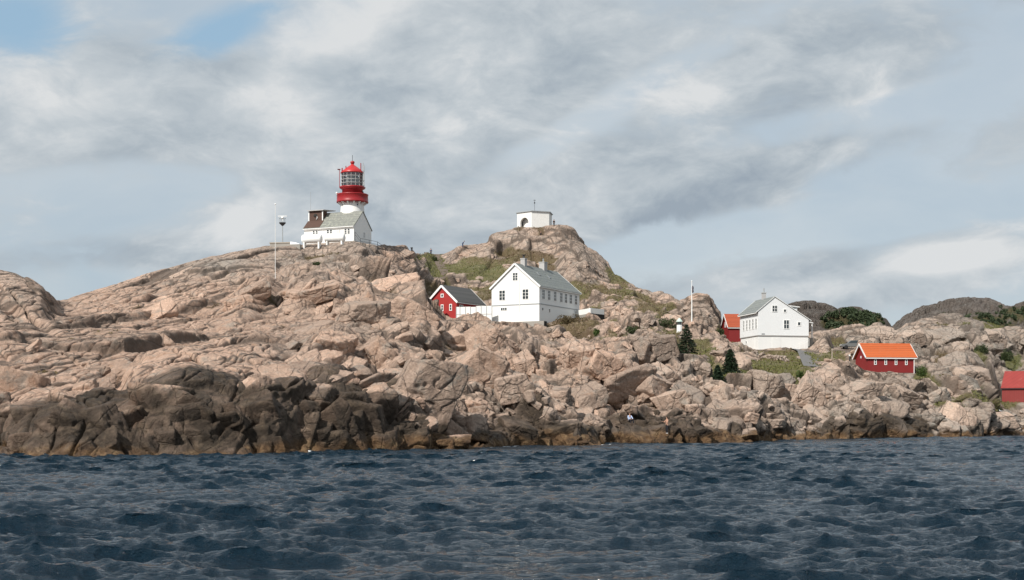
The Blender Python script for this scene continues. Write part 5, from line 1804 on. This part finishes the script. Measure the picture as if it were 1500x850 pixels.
def bush(loc, w_, d_, h_, seed, mat, label, group='bushes on the slopes'):
    rng = np.random.default_rng(seed)
    o = empty('bush', loc, 0, label, 'bush', group)
    lobes = [(rng.uniform(-0.55, 0.55), rng.uniform(-0.5, 0.5), rng.uniform(0.25, 0.7), rng.uniform(0.28, 0.5)) for _ in range(11)]
    n = int(900 * max(1.0, w_ * h_ / 4.0) ** 0.7)
    C = []
    for k in range(n):
        lb_ = lobes[rng.integers(len(lobes))]
        v = rng.normal(0, 1, 3)
        v /= np.linalg.norm(v)
        q = lb_[3] * rng.uniform(0.55, 1.05) ** 0.6
        C.append(((lb_[0] + v[0] * q) * w_ / 2, (lb_[1] + v[1] * q) * d_ / 2, max(-0.05, (lb_[2] + v[2] * q * 0.8)) * h_))
    A, B = rand_axes(rng, n, 0.07, 0.17)
    quads_mesh('foliage', np.array(C), A, B, M[mat], o)
    st = MB()
    for k in range(6):
        st.tube((rng.normal(0, 0.1), rng.normal(0, 0.1), -0.4), (rng.uniform(-0.35, 0.35) * w_, rng.uniform(-0.3, 0.3) * d_, h_ * rng.uniform(0.4, 0.75)), 0.05, 0.015, 5)
    st.build('stem', M['bark'], o)
    return o


def on_ground(u, v):
    p_ = ground_uv(u, v)
    return p_


g_ = base_at(1005, 520)
spruce((g_.x, g_.y, ground_xy(g_.x, g_.y) - 0.2), 7.3, 2.7, 1, 'largest dark green spruce, left of the flagpole foot')
g_ = base_at(1070, 548)
spruce((g_.x, g_.y, ground_xy(g_.x, g_.y) - 0.2), 4.8, 2.2, 2, 'middle-sized spruce on the green slope, below the left corner of the right-hand white house')
g_ = base_at(1051, 560)
spruce((g_.x, g_.y, ground_xy(g_.x, g_.y) - 0.2), 2.6, 1.1, 3, 'smallest of the three spruces, low among boulders')
for (u, v, wpx, hpx, mt, lab) in [
        (926, 491, 26, 16, 'bush_dark', 'round dark bush among the rocks right of the low white terrace wall'),
        (874, 492, 11, 13, 'bush', 'small upright green bush below the low white terrace wall'),
        (978, 484, 34, 20, 'bush_dark', 'broad dark bush left of the largest spruce'),
        (1353, 553, 20, 20, 'bush', 'bright green rounded bush beside the right corner of the orange-roofed boathouse'),
        (1174, 556, 16, 14, 'bush', 'green bush at the right end of the grassy slope under the asphalt path'),
        (832, 476, 40, 16, 'bush_brown', 'brown heathery bush against the shaded side of the large white house'),
        (1440, 520, 22, 18, 'bush_dark', 'dark bush in a cleft of the rocky hill above the red barn'),
        (1478, 530, 20, 22, 'bush_dark', 'dark green bush on the rock directly behind the red barn'),
        (1052, 492, 20, 12, 'bush_dark', 'dark bush at the foot of the steep knoll left of the half hidden shed'),
        (464, 389, 14, 6, 'bush_dark', 'low dark bush on the bare rock under the lighthouse'),
        (636, 383, 9, 9, 'bush_dark', 'small dark bush beside the top of the stone steps')]:
    p_ = on_ground(u, v)
    mp = p_.y / F
    bush((p_.x, p_.y + 0.25 * wpx * mp, p_.z - 0.15), wpx * mp, wpx * mp * 0.9, hpx * mp, u, mt, lab)

# grass and heath tufts over the turf
rng = np.random.default_rng(21)
gi, gj = np.where((GVEG > 0.45) & (GPV < 640) & (uc[None, :] > -20) & (uc[None, :] < 1520) & (ts[:, None] < KP - 4.4))
cell = np.abs(GP[gi, np.minimum(gj + 1, NU - 1), 0] - GP[gi, gj, 0]) * np.abs(GP[np.minimum(gi + 1, NTR - 1), gj, 1] - GP[gi, gj, 1]) + 1e-4
pr_ = cell / cell.sum()
for (nm, mt, lo, hi, cnt, hgt) in (('grass', 'grass', 0.42, 1.1, 42000, (0.12, 0.38)), ('heather', 'heath', -0.1, 0.45, 30000, (0.10, 0.34))):
    sel = rng.choice(len(gi), cnt, p=pr_)
    gv = GVGC[gi[sel], gj[sel]] + rng.normal(0, 0.08, cnt)
    sel = sel[(gv >= lo) & (gv < hi)]
    C = GP[gi[sel], gj[sel]] + rng.normal(0, 0.10, (len(sel), 3)) * np.array([1, 1.5, 0.0])
    # keep tufts off the floors of the buildings
    ok = np.ones(len(C), bool)
    for (x, y, a, W_, L_, z) in HOUSES.values():
        c_, s_ = math.cos(-a), math.sin(-a)
        dx, dy = C[:, 0] - x, C[:, 1] - y
        ok &= ~((np.abs(dx * c_ - dy * s_) < W_ / 2 + 0.2) & (np.abs(dx * s_ + dy * c_) < L_ / 2 + 0.2))
    C = C[ok]
    n = len(C)
    hh = rng.uniform(*hgt, (n, 1)) * (0.7 + 0.6 * (fbm(C.astype(np.float32) * np.float32(0.5), 2, 5)[:, None] + 0.5))
    lean = np.concatenate([rng.normal(0, 0.35, (n, 2)), np.ones((n, 1))], 1)
    A = lean * hh * 0.5
    ang = rng.uniform(0, 6.28, n)
    B = np.stack([np.cos(ang), np.sin(ang), 0.2 * np.sin(ang * 3)], 1) * rng.uniform(0.05, 0.16, (n, 1)) * (1.0 if nm == 'grass' else 1.4)
    o = quads_mesh(nm, C + A * 0.8, A, B, M[mt])
    tag(o, 'short olive grass in the hollows of the rock' if nm == 'grass' else 'brown heather and dry turf between the rocks', nm, None, 'stuff')

# the wood on the hill behind, one dark mass
C, A, B = [], [], []
for (Q, vg, nmax, lo) in ((HA, HAv, 420, 0.4), (HB, HBv, 420, 0.4)):
    ii, jj = np.where(vg[:88] > lo)
    if len(ii) == 0:
        continue
    sel = rng.choice(len(ii), min(nmax, len(ii)), replace=False)
    for s_ in sel:
        c = Q[ii[s_], jj[s_]]
        hgt_ = rng.uniform(0.7, 1.9)
        rad = hgt_ * rng.uniform(0.4, 0.7)
        m_ = 90
        v = rng.normal(0, 1, (m_, 3))
        v /= np.linalg.norm(v, axis=1, keepdims=True)
        v *= rng.uniform(0.5, 1.0, (m_, 1))
        pts = c + v * np.array([rad, rad, hgt_ * 0.5]) + np.array([0, 0, hgt_ * 0.45])
        a_, b_ = rand_axes(rng, m_, 0.16, 0.36)
        C.append(pts)
        A.append(a_)
        B.append(b_ * 1.3)
wd_ = quads_mesh('wood', np.concatenate(C), np.concatenate(A), np.concatenate(B), M['wood'])
tag(wd_, 'dark green wood of low trees on the hills behind the right-hand houses', 'wood', None, 'stuff')

# ------------------------------------------------------------------ path, steps, stone wall
RD = [((1157, 512), (1163, 510.5)), ((1163, 515), (1178, 512)), ((1168, 519), (1190, 516)), ((1171, 524), (1197, 521)), ((1174, 530), (1203, 527)), ((1177, 537), (1209, 533))]
rv_, rf_ = [], []
bpy.context.view_layer.update()
NR = 28
for r_ in range(NR):
    f_ = r_ / (NR - 1) * (len(RD) - 1)
    i = min(int(f_), len(RD) - 2)
    f_ -= i
    lu, lv = (RD[i][0][k] * (1 - f_) + RD[i + 1][0][k] * f_ for k in (0, 1))
    ru, rv3 = (RD[i][1][k] * (1 - f_) + RD[i + 1][1][k] * f_ for k in (0, 1))
    a_, b_ = base_at(lu, lv), base_at(ru, rv3)
    for k in range(9):
        q = a_.lerp(b_, k / 8)
        hit, loc, nrm, fi = terrain.ray_cast(Vector((q.x, q.y, q.z + 6)), Vector((0, 0, -1)))
        q.z = (loc.z if hit else q.z) + 0.08
        rv_.append(q)
# the surface itself is level across and even along
zz_ = np.array([q.z for q in rv_]).reshape(NR, 9)
zz_ = np.repeat(np.sort(zz_, axis=1)[:, 5:6], 9, axis=1)
zz_ = np.stack([np.convolve(np.pad(c_, 3, mode='edge'), np.ones(7) / 7, 'valid') for c_ in zz_.T], 1)
for k, q in enumerate(rv_):
    q.z = float(zz_[k // 9, k % 9])
for i in range(NR - 1):
    for k in range(8):
        rf_.append((i * 9 + k, i * 9 + k + 1, (i + 1) * 9 + k + 1, (i + 1) * 9 + k))
M['asphalt'] = paint('worn_asphalt', (0.16, 0.155, 0.15), 0.9, 0.15, 1.5, 0.0, (0.11, 0.105, 0.10))
tag(mesh_obj('path', rv_, rf_, M['asphalt'], None, True), kind='structure')

s0, s1 = base_at(654, 404), base_at(637, 375)
st_ = empty('stone_steps', tuple(s0), 0, 'flight of dark stone steps climbing the grassy slope to the saddle, above the red cabin', 'steps')
M['step'] = paint('step_stone', (0.20, 0.16, 0.14), 0.9, 0.2, 1.2, 0.0, (0.12, 0.09, 0.08))
for k in range(15):
    q = s0.lerp(s1, k / 14.0)
    gz_ = max(ground_xy(q.x, q.y), q.z - 1.0)
    q.z = min(gz_, q.z + 1.2)
    MB().box(q.x - s0.x - 1.0, q.x - s0.x + 1.0 + 0.1 * (k % 3), q.y - s0.y - 0.45, q.y - s0.y + 0.5, q.z - s0.z - 0.5, q.z - s0.z + 0.16).build('step', M['step'], st_)

rng = np.random.default_rng(4)
w0 = [(1083, 512), (1092, 517), (1101, 520), (1115, 523), (1130, 525), (1143, 527), (1154, 529)]
pts_, fcs_, off_ = [], [], 0
for k in range(96):
    f_ = rng.uniform(0, len(w0) - 1.001)
    i = int(f_)
    u = w0[i][0] + (w0[i + 1][0] - w0[i][0]) * (f_ - i)
    v = w0[i][1] + (w0[i + 1][1] - w0[i][1]) * (f_ - i)
    b_ = base_at(u, v)
    gz_ = ground_xy(b_.x, b_.y)
    s = rng.uniform(0.16, 0.36)
    t0, f0 = TEMPL[rng.integers(len(TEMPL))]
    t0, f0 = block(int(3000 + k % 9), 4, 4, 0.02, 0.3) if k < 9 else (STONES[k % 9])
    if k < 9:
        STONES = (STONES if k else []) + [(t0, f0)]
    p3 = (t0 * np.array([s * 1.3, s, s * 0.8], np.float32)) @ rot3(*rng.normal(0, 0.35, 3)).T + np.array([b_.x + rng.normal(0, 0.1), b_.y + rng.normal(0, 0.15), gz_ + rng.uniform(0.0, 0.75)], np.float32)
    pts_.append(p3)
    fcs_.append(f0 + off_)
    off_ += len(p3)
sw = grid_mesh('stone_wall', np.concatenate(pts_), np.concatenate(fcs_), M['rock'], True)
tag(sw, 'low dry stone wall on the turf in front of the right-hand white house', 'stone wall')
z = np.zeros(off_, np.float32)
vattr(sw, 'mask', [z, z, z, z])
vattr(sw, 'tone', [z + 0.5 * np.repeat(rng.uniform(-1, 1.4, 96), len(pts_[0]))[:off_], z + 0.25, z])

# ------------------------------------------------------------------ flagpole, lantern, beacon, posts
b_ = base_at(1013.5, 483)
gz_ = ground_xy(b_.x, b_.y)
q = b_.y / F
fl_ = empty('flagpole', (b_.x, b_.y, gz_), 0, 'white flagpole with a dark furled flag near its top, beside the largest spruce', 'flagpole')
top_ = zat(413, b_.y) - gz_
MB().tube((0, 0, -0.5), (0, 0, top_), 0.13, 0.06).build('pole', M['white'], fl_)
MB().ball((0, 0, top_ + 0.1), 0.14).build('finial', M['white'], fl_)
M['flag'] = paint('dark_flag_cloth', (0.06, 0.05, 0.07), 0.85, 0.3, 3.0)
fg = MB()
zt = top_ - 0.75
fg.lathe([(0.03, zt), (0.15, zt - 0.15), (0.19, zt - 0.45), (0.14, zt - 0.8), (0.2, zt - 1.05), (0.08, zt - 1.35)], 10, cx=0.17)
fg.build('flag', M['flag'], fl_, True)

b_ = base_at(999, 500)
b_.y += 3
gz_ = ground_xy(b_.x, b_.y)
kk_ = empty('lantern_house', (b_.x, b_.y, gz_), 0, 'small white lantern house with a pale green cap, half hidden behind the largest spruce', 'lantern')
zt = zat(466, b_.y) - gz_
M['green_pale'] = paint('pale_green_paint', (0.48, 0.58, 0.52), 0.5, 0.08, 2.0)
MB().lathe([(0.48, -1.5), (0.46, zt - 1.2)], 8).build('body', M['white'], kk_)
MB().lathe([(0.40, zt - 1.2), (0.40, zt - 0.7)], 8).build('glazing', M['dark_glass'], kk_)
MB().lathe([(0.56, zt - 0.7), (0.58, zt - 0.62), (0.22, zt - 0.12), (0.08, zt)], 8).build('cap', M['green_pale'], kk_)

p_ = on_ground(1291, 487.5)
bc = empty('beacon_hut', (p_.x, p_.y + 0.8, zat(487.6, p_.y + 0.8)), 0, 'tiny white beacon with a red lantern cap on the round rock behind the boathouse roof', 'beacon')
q = p_.y / F
MB().lathe([(4.0 * q, -0.8), (3.8 * q, 4.2 * q)], 20).build('body', M['white'], bc)
MB().lathe([(4.3 * q, 4.2 * q), (4.3 * q, 5.0 * q), (3.0 * q, 5.2 * q), (3.0 * q, 6.6 * q), (3.6 * q, 6.8 * q), (1.2 * q, 8.3 * q), (0.3 * q, 8.9 * q)], 20).build('lantern', M['red_metal'], bc)


def small_post(u, v0, v1, r_, mats, label, nm='post'):
    p_ = on_ground(u, v0)
    o = empty(nm, tuple(p_), 0, label, 'post')
    h_ = (v0 - v1) * p_.y / F
    MB().tube((0, 0, -0.5), (0, 0, h_ * 0.8), r_, r_ * 0.9).build('shaft', M[mats[0]], o)
    MB().box(-r_ * 1.15, r_ * 1.15, -r_ * 1.15, r_ * 1.15, h_ * 0.8, h_).build('cap', M[mats[1]], o)
    return o


small_post(1218, 526, 511, 0.11, ('wood_grey', 'wood_grey'), 'pale weathered wooden post on the turf right of the asphalt path')
small_post(1244.6, 531, 520, 0.10, ('dark_metal', 'white'), 'short dark post with a white top on the rocks left of the boathouse gable')
small_post(605.5, 370, 363, 0.22, ('dark_metal', 'dark_metal'), 'stout short dark post by the lower end of the pipe railing')

# ------------------------------------------------------------------ parked vehicle behind the boathouse gable
p_ = base_at(1247, 514)
gz_ = ground_xy(p_.x, p_.y)
vz = max(zat(516, p_.y), gz_)
car = empty('pickup_truck', (p_.x + 0.4, p_.y, vz), R(176), 'grey pickup truck parked on the turf, partly hidden behind the boathouse gable', 'pickup truck')


def prof_extrude(prof, hw):
    b = MB()
    n = len(prof)
    b.poly([(x, -hw, z) for x, z in prof] + [(x, hw, z) for x, z in prof], [tuple(range(n)), tuple(reversed(range(n, 2 * n)))] + [(i, i + n, (i + 1) % n + n, (i + 1) % n) for i in range(n)])
    return b


M['car_grey'] = paint('grey_car_paint', (0.13, 0.135, 0.135), 0.4, 0.05, 1.0, spec=0.4)
prof_extrude([(-2.3, 0.45), (2.25, 0.45), (2.35, 0.6), (2.3, 0.92), (1.2, 1.02), (0.55, 1.58), (-0.75, 1.6), (-0.95, 1.05), (-2.3, 1.02)], 0.85).build('body', M['car_grey'], car)
for s_ in (-1, 1):
    y0_ = s_ * 0.856
    w_ = MB()
    w_.poly([(1.0, y0_, 1.08), (0.52, y0_, 1.5), (-0.7, y0_, 1.52), (-0.85, y0_, 1.08), (1.0, y0_ + s_ * 0.01, 1.08), (0.52, y0_ + s_ * 0.01, 1.5), (-0.7, y0_ + s_ * 0.01, 1.52), (-0.85, y0_ + s_ * 0.01, 1.08)],
            [(0, 1, 2, 3), (7, 6, 5, 4), (0, 4, 5, 1), (1, 5, 6, 2), (2, 6, 7, 3), (3, 7, 4, 0)])
    w_.build('side_window', M['dark_glass'], car)
    MB().box(2.3, 2.37, s_ * 0.6 - 0.15, s_ * 0.6 + 0.15, 0.68, 0.85).build('headlight', M['white'], car)
    for xx in (-1.45, 1.45):
        wh = empty('wheel', (xx, s_ * 0.78, 0.36), 0)
        wh.parent = car
        ty = MB().lathe([(0.2, -0.11), (0.34, -0.11), (0.36, -0.07), (0.36, 0.07), (0.34, 0.11), (0.2, 0.11)], 20).build('tyre', M['black'], wh, True)
        ty.rotation_euler = (R(90), 0, 0)
        ri = MB().lathe([(0.01, -0.09), (0.21, -0.09), (0.21, 0.09), (0.01, 0.09)], 16).build('rim', M['grey_metal'], wh)
        ri.rotation_euler = (R(90), 0, 0)

# ------------------------------------------------------------------ people
M['skin'] = paint('skin', (0.46, 0.27, 0.19), 0.6, 0.05, 5.0)
M['hair'] = paint('brown_hair', (0.05, 0.032, 0.02), 0.8, 0.2, 8.0)
M['cloth_black'] = paint('black_cloth', (0.018, 0.018, 0.022), 0.9, 0.15, 4.0)
M['cloth_navy'] = paint('navy_cloth', (0.035, 0.055, 0.12), 0.9, 0.15, 4.0)
M['cloth_blue'] = paint('blue_white_cloth', (0.42, 0.50, 0.68), 0.9, 0.35, 6.0)
M['cloth_white'] = paint('white_cloth', (0.72, 0.72, 0.72), 0.9, 0.05, 4.0)


def skin_mesh(name, V, E, rad, root, mat, parent, sub=2):
    names = list(V)
    me = bpy.data.meshes.new(name)
    me.from_pydata([V[k] for k in names], [(names.index(a), names.index(b)) for a, b in E], [])
    o = bpy.data.objects.new(name, me)
    COL.objects.link(o)
    sm = o.modifiers.new('skin', 'SKIN')
    sm.use_smooth_shade = True
    ss = o.modifiers.new('sub', 'SUBSURF')
    ss.levels = sub
    ss.render_levels = sub
    for i, k in enumerate(names):
        d = me.skin_vertices[0].data[i]
        r_ = rad[k]
        d.radius = (r_, r_) if not isinstance(r_, tuple) else r_
        d.use_root = (k == root)
    bpy.context.view_layer.update()
    dg = bpy.context.evaluated_depsgraph_get()
    nm = bpy.data.meshes.new_from_object(o.evaluated_get(dg))
    nm.name = name
    bpy.data.objects.remove(o)
    nm.materials.clear()
    nm.materials.append(mat)
    r = bpy.data.objects.new(name, nm)
    COL.objects.link(r)
    r.parent = parent
    return r


def person(loc, rz, label, top, bottom, pose='stand', arms=None, bare=False, shoes='black', lean=0.0):
    o = empty('person', loc, rz, label, 'person')
    J = {'pelvis': (0, 0, 0.95), 'belly': (0, 0, 1.12), 'chest': (0, 0.0, 1.33), 'neck': (0, 0, 1.50), 'chin': (0, -0.02, 1.565), 'head': (0, -0.015, 1.66), 'crown': (0, 0, 1.735), 'nose': (0, -0.115, 1.645)}
    for s, n in ((-1, 'l'), (1, 'r')):
        J['sh' + n] = (0.17 * s, 0, 1.43)
        J['el' + n] = (0.25 * s, 0.02, 1.15)
        J['wr' + n] = (0.24 * s, -0.10, 0.93)
        J['hip' + n] = (0.095 * s, 0, 0.90)
        J['kn' + n] = (0.10 * s, -0.02, 0.50)
        J['an' + n] = (0.11 * s, 0.02, 0.09)
        J['to' + n] = (0.13 * s, -0.15, 0.045)
    if pose == 'sit':
        drop = 0.52
        for k in J:
            J[k] = (J[k][0], J[k][1] + 0.10, J[k][2] - drop)
        for s, n in ((-1, 'l'), (1, 'r')):
            J['kn' + n] = (0.15 * s, -0.36, 0.55)
            J['an' + n] = (0.15 * s, -0.44, 0.10)
            J['to' + n] = (0.16 * s, -0.60, 0.06)
            J['el' + n] = (0.25 * s, -0.06, 0.66)
            J['wr' + n] = (0.14 * s, -0.28, 0.60)
    if pose == 'bend':
        c_, s_ = math.cos(R(40)), math.sin(R(40))
        for k in ('belly', 'chest', 'neck', 'chin', 'head', 'crown', 'nose', 'shl', 'shr', 'ell', 'elr', 'wrl', 'wrr'):
            x_, y_, z_ = J[k]
            J[k] = (x_, y_ * c_ - (z_ - 0.95) * s_, 0.95 + (z_ - 0.95) * c_ + y_ * s_)
        J['knl'] = (-0.12, -0.14, 0.52)
        J['wrl'] = (-0.2, J['ell'][1] - 0.12, J['ell'][2] - 0.22)
        J['wrr'] = (0.2, J['elr'][1] - 0.12, J['elr'][2] - 0.22)
    if pose == 'stride':
        J['knl'], J['anl'], J['tol'] = (-0.10, -0.16, 0.50), (-0.10, -0.20, 0.10), (-0.11, -0.37, 0.06)
        J['knr'], J['anr'], J['tor'] = (0.10, 0.04, 0.48), (0.10, 0.24, 0.14), (0.11, 0.10, 0.05)
    if arms:
        J.update(arms)
    # hands: palm, four fingers and a thumb, slightly curled
    E = [('pelvis', 'belly'), ('belly', 'chest'), ('chest', 'neck'), ('neck', 'chin'), ('chin', 'head'), ('head', 'crown'), ('head', 'nose')]
    rad = {'pelvis': (0.13, 0.105), 'belly': (0.125, 0.095), 'chest': (0.15, 0.11), 'neck': 0.055, 'chin': 0.062, 'head': 0.092, 'crown': 0.06, 'nose': 0.016}
    for n in 'lr':
        E += [('chest', 'sh' + n), ('sh' + n, 'el' + n), ('el' + n, 'wr' + n), ('pelvis', 'hip' + n), ('hip' + n, 'kn' + n), ('kn' + n, 'an' + n), ('an' + n, 'to' + n)]
        rad.update({'sh' + n: 0.06, 'el' + n: 0.043, 'wr' + n: 0.03, 'hip' + n: 0.088, 'kn' + n: 0.058, 'an' + n: 0.04, 'to' + n: 0.035})
        el, wr = Vector(J['el' + n]), Vector(J['wr' + n])
        d = (wr - el).normalized()
        sd = d.cross(Vector((0, -1, 0.3))).normalized()
        pl_ = wr + d * 0.075
        J['pa' + n] = tuple(pl_)
        E.append(('wr' + n, 'pa' + n))
        rad['pa' + n] = (0.036, 0.02)
        cu = sd.cross(d).normalized()
        for q, (sp, ln) in enumerate(((-0.03, 0.072), (-0.01, 0.082), (0.011, 0.076), (0.03, 0.060))):
            a_ = pl_ + sd * sp + d * ln * 0.55
            b2 = a_ + d * ln * 0.45 + cu * 0.025
            J['f%d%s' % (q, n)], J['g%d%s' % (q, n)] = tuple(a_), tuple(b2)
            E += [('pa' + n, 'f%d%s' % (q, n)), ('f%d%s' % (q, n), 'g%d%s' % (q, n))]
            rad['f%d%s' % (q, n)], rad['g%d%s' % (q, n)] = 0.0085, 0.0075
        th_ = wr + d * 0.03 - sd * 0.05 + cu * 0.02
        J['th' + n] = tuple(th_)
        E.append(('wr' + n, 'th' + n))
        rad['th' + n] = 0.010
    skin_mesh('body', J, E, rad, 'pelvis', M['skin'], o)
    k_ = 1.13

    def sub(names, edges, name, mat, grow=k_, root=None, extra=0.008):
        rr = {n: (tuple(x * grow + extra for x in rad[n]) if isinstance(rad[n], tuple) else rad[n] * grow + extra) for n in names}
        return skin_mesh(name, {n: J[n] for n in names}, edges, rr, root or names[0], mat, o)
    legs = [('pelvis', 'hipl'), ('pelvis', 'hipr'), ('hipl', 'knl'), ('knl', 'anl'), ('hipr', 'knr'), ('knr', 'anr'), ('pelvis', 'belly')]
    J2 = {n: J[n] for n in J}
    J['belly'] = tuple(Vector(J['pelvis']).lerp(Vector(J['belly']), 0.4))
    sub(['pelvis', 'belly', 'hipl', 'hipr', 'knl', 'knr', 'anl', 'anr'], legs, 'trousers', M[bottom])
    J['belly'] = J2['belly']
    if not bare:
        J['pelvis'] = tuple(Vector(J2['pelvis']).lerp(Vector(J2['belly']), 0.25))
        tops = [('belly', 'pelvis'), ('belly', 'chest'), ('chest', 'shl'), ('chest', 'shr'), ('shl', 'ell'), ('shr', 'elr'), ('ell', 'wrl'), ('elr', 'wrr')]
        sub(['belly', 'pelvis', 'chest', 'shl', 'shr', 'ell', 'elr', 'wrl', 'wrr'], tops, 'jacket', M[top], 1.16)
        J['pelvis'] = J2['pelvis']
    for n in 'lr':
        sub(['an' + n, 'to' + n], [('an' + n, 'to' + n)], 'shoe', M[shoes], 1.1)
    hd, cr = Vector(J['head']), Vector(J['crown'])
    up_ = (cr - hd).normalized()
    MB().ball(tuple(hd + up_ * 0.035 + Vector((0, 0.022, 0))), 0.098, 0.102, 0.092, 14, 10).build('hair', M['hair'], o, True)
    return o


def feet(u, v, D=None):
    """stand at the finished ground seen at (u, v); blocks may raise it"""
    p_ = on_ground(u, v)
    return p_


dg_ = bpy.context.evaluated_depsgraph_get()
bpy.context.view_layer.update()


def shoot(u, v):
    """the rock first met by the line of sight through photo position (u, v)"""
    d = Vector(((u - U0) / F, 1, (V0 - v) / F)).normalized()
    best = None
    for ob in (terrain, bed):
        hit, loc, nrm, fi = ob.ray_cast(Vector((0, 0, CH)), d)
        if hit and (best is None or loc.length < best.length):
            best = loc
    return best


def drop(x, y, z):
    best = -99
    for ob in (terrain, bed):
        hit, loc, nrm, fi = ob.ray_cast(Vector((x, y, z + 4)), Vector((0, 0, -1)))
        if hit:
            best = max(best, loc.z)
    return best


def stand_at(u, v, back=0.35):
    h = shoot(u, v)
    y = h.y + back
    x = (u - U0) / F * y
    return Vector((x, y, drop(x, y, h.z)))


pp = stand_at(977, 637.5)
person(tuple(pp), R(-60), 'bare-chested person in black trousers and white shoes standing by the water on brown rock', 'cloth_black', 'cloth_black', 'stand',
       {'ell': (-0.24, -0.16, 1.20), 'wrl': (-0.17, -0.40, 1.24), 'elr': (0.24, -0.10, 1.18), 'wrr': (0.14, -0.34, 1.20)}, True, 'cloth_white')
pp = stand_at(923, 623)
person((pp.x, pp.y, pp.z - 0.1), R(25), 'person in a pale blue and white top sitting on dark rock by the black cleft', 'cloth_blue', 'cloth_black', 'sit')
for (u, v, rz, lab, tp, bt, ps) in [
        (631.2, 373.5, 180, 'person in a navy jacket standing at the top of the stone steps', 'cloth_navy', 'cloth_black', 'stride'),
        (677.5, 364.5, 100, 'person in blue bending forward on the bare slope left of the hilltop house', 'cloth_navy', 'cloth_navy', 'bend'),
        (811.5, 333.5, 20, 'person in dark clothes standing at the right corner of the white hilltop house', 'cloth_black', 'cloth_black', 'stand'),
        (791.5, 333.0, 30, 'person in black sitting on the rock before the white hilltop house', 'cloth_black', 'cloth_black', 'sit'),
        (1349.0, 517.0, 160, 'person in a white top walking on the rock right of the boathouse', 'cloth_white', 'cloth_black', 'stride')]:
    p_ = stand_at(u, v + 1.0, 0.3)
    if ps == 'stand' and u < 900 or ps == 'sit':
        p_.y = min(p_.y, 330.5) if v < 340 else p_.y
        p_.z = drop(p_.x, p_.y, p_.z)
    person((p_.x, p_.y, p_.z), R(rz), lab, tp, bt, ps)

# gull on the tan boulder
h = None
d = Vector(((1472 - U0) / F, 1, (V0 - 606) / F))
gb = [o for o in COL.objects if o.name.startswith('boulder') and 'gull' in o.get('label', '')][0]
bx_, by_ = gb.location.x + 0.25, gb.location.y - 0.1
hit, loc, nrm, fi = gb.ray_cast(Vector((0.25, -0.1, 8)), Vector((0, 0, -1)))
gz_ = gb.location.z + (loc.z if hit else 1.0)
gu = empty('gull', (bx_, by_, gz_), R(200), 'white gull with grey wings standing on the smooth tan boulder below the red barn', 'bird')
skin_mesh('body', {'tail': (-0.30, 0, 0.20), 'rump': (-0.16, 0, 0.21), 'mid': (0, 0, 0.24), 'breast': (0.13, 0, 0.27), 'neck': (0.19, 0, 0.37), 'head': (0.22, 0, 0.45), 'bill': (0.31, 0, 0.43)},
          [('tail', 'rump'), ('rump', 'mid'), ('mid', 'breast'), ('breast', 'neck'), ('neck', 'head'), ('head', 'bill')],
          {'tail': 0.025, 'rump': 0.06, 'mid': 0.095, 'breast': 0.09, 'neck': 0.05, 'head': 0.05, 'bill': 0.012}, 'mid', M['cloth_white'], gu)
for s in (-1, 1):
    MB().ball((-0.08, s * 0.085, 0.25), 0.22, 0.03, 0.075).build('wing', M['grey_metal'], gu, True)
    MB().tube((0.0, s * 0.04, -0.02), (0.0, s * 0.04, 0.17), 0.012).box(-0.02, 0.07, s * 0.04 - 0.025, s * 0.04 + 0.025, -0.01, 0.005).build('leg', M['tile_red'], gu)
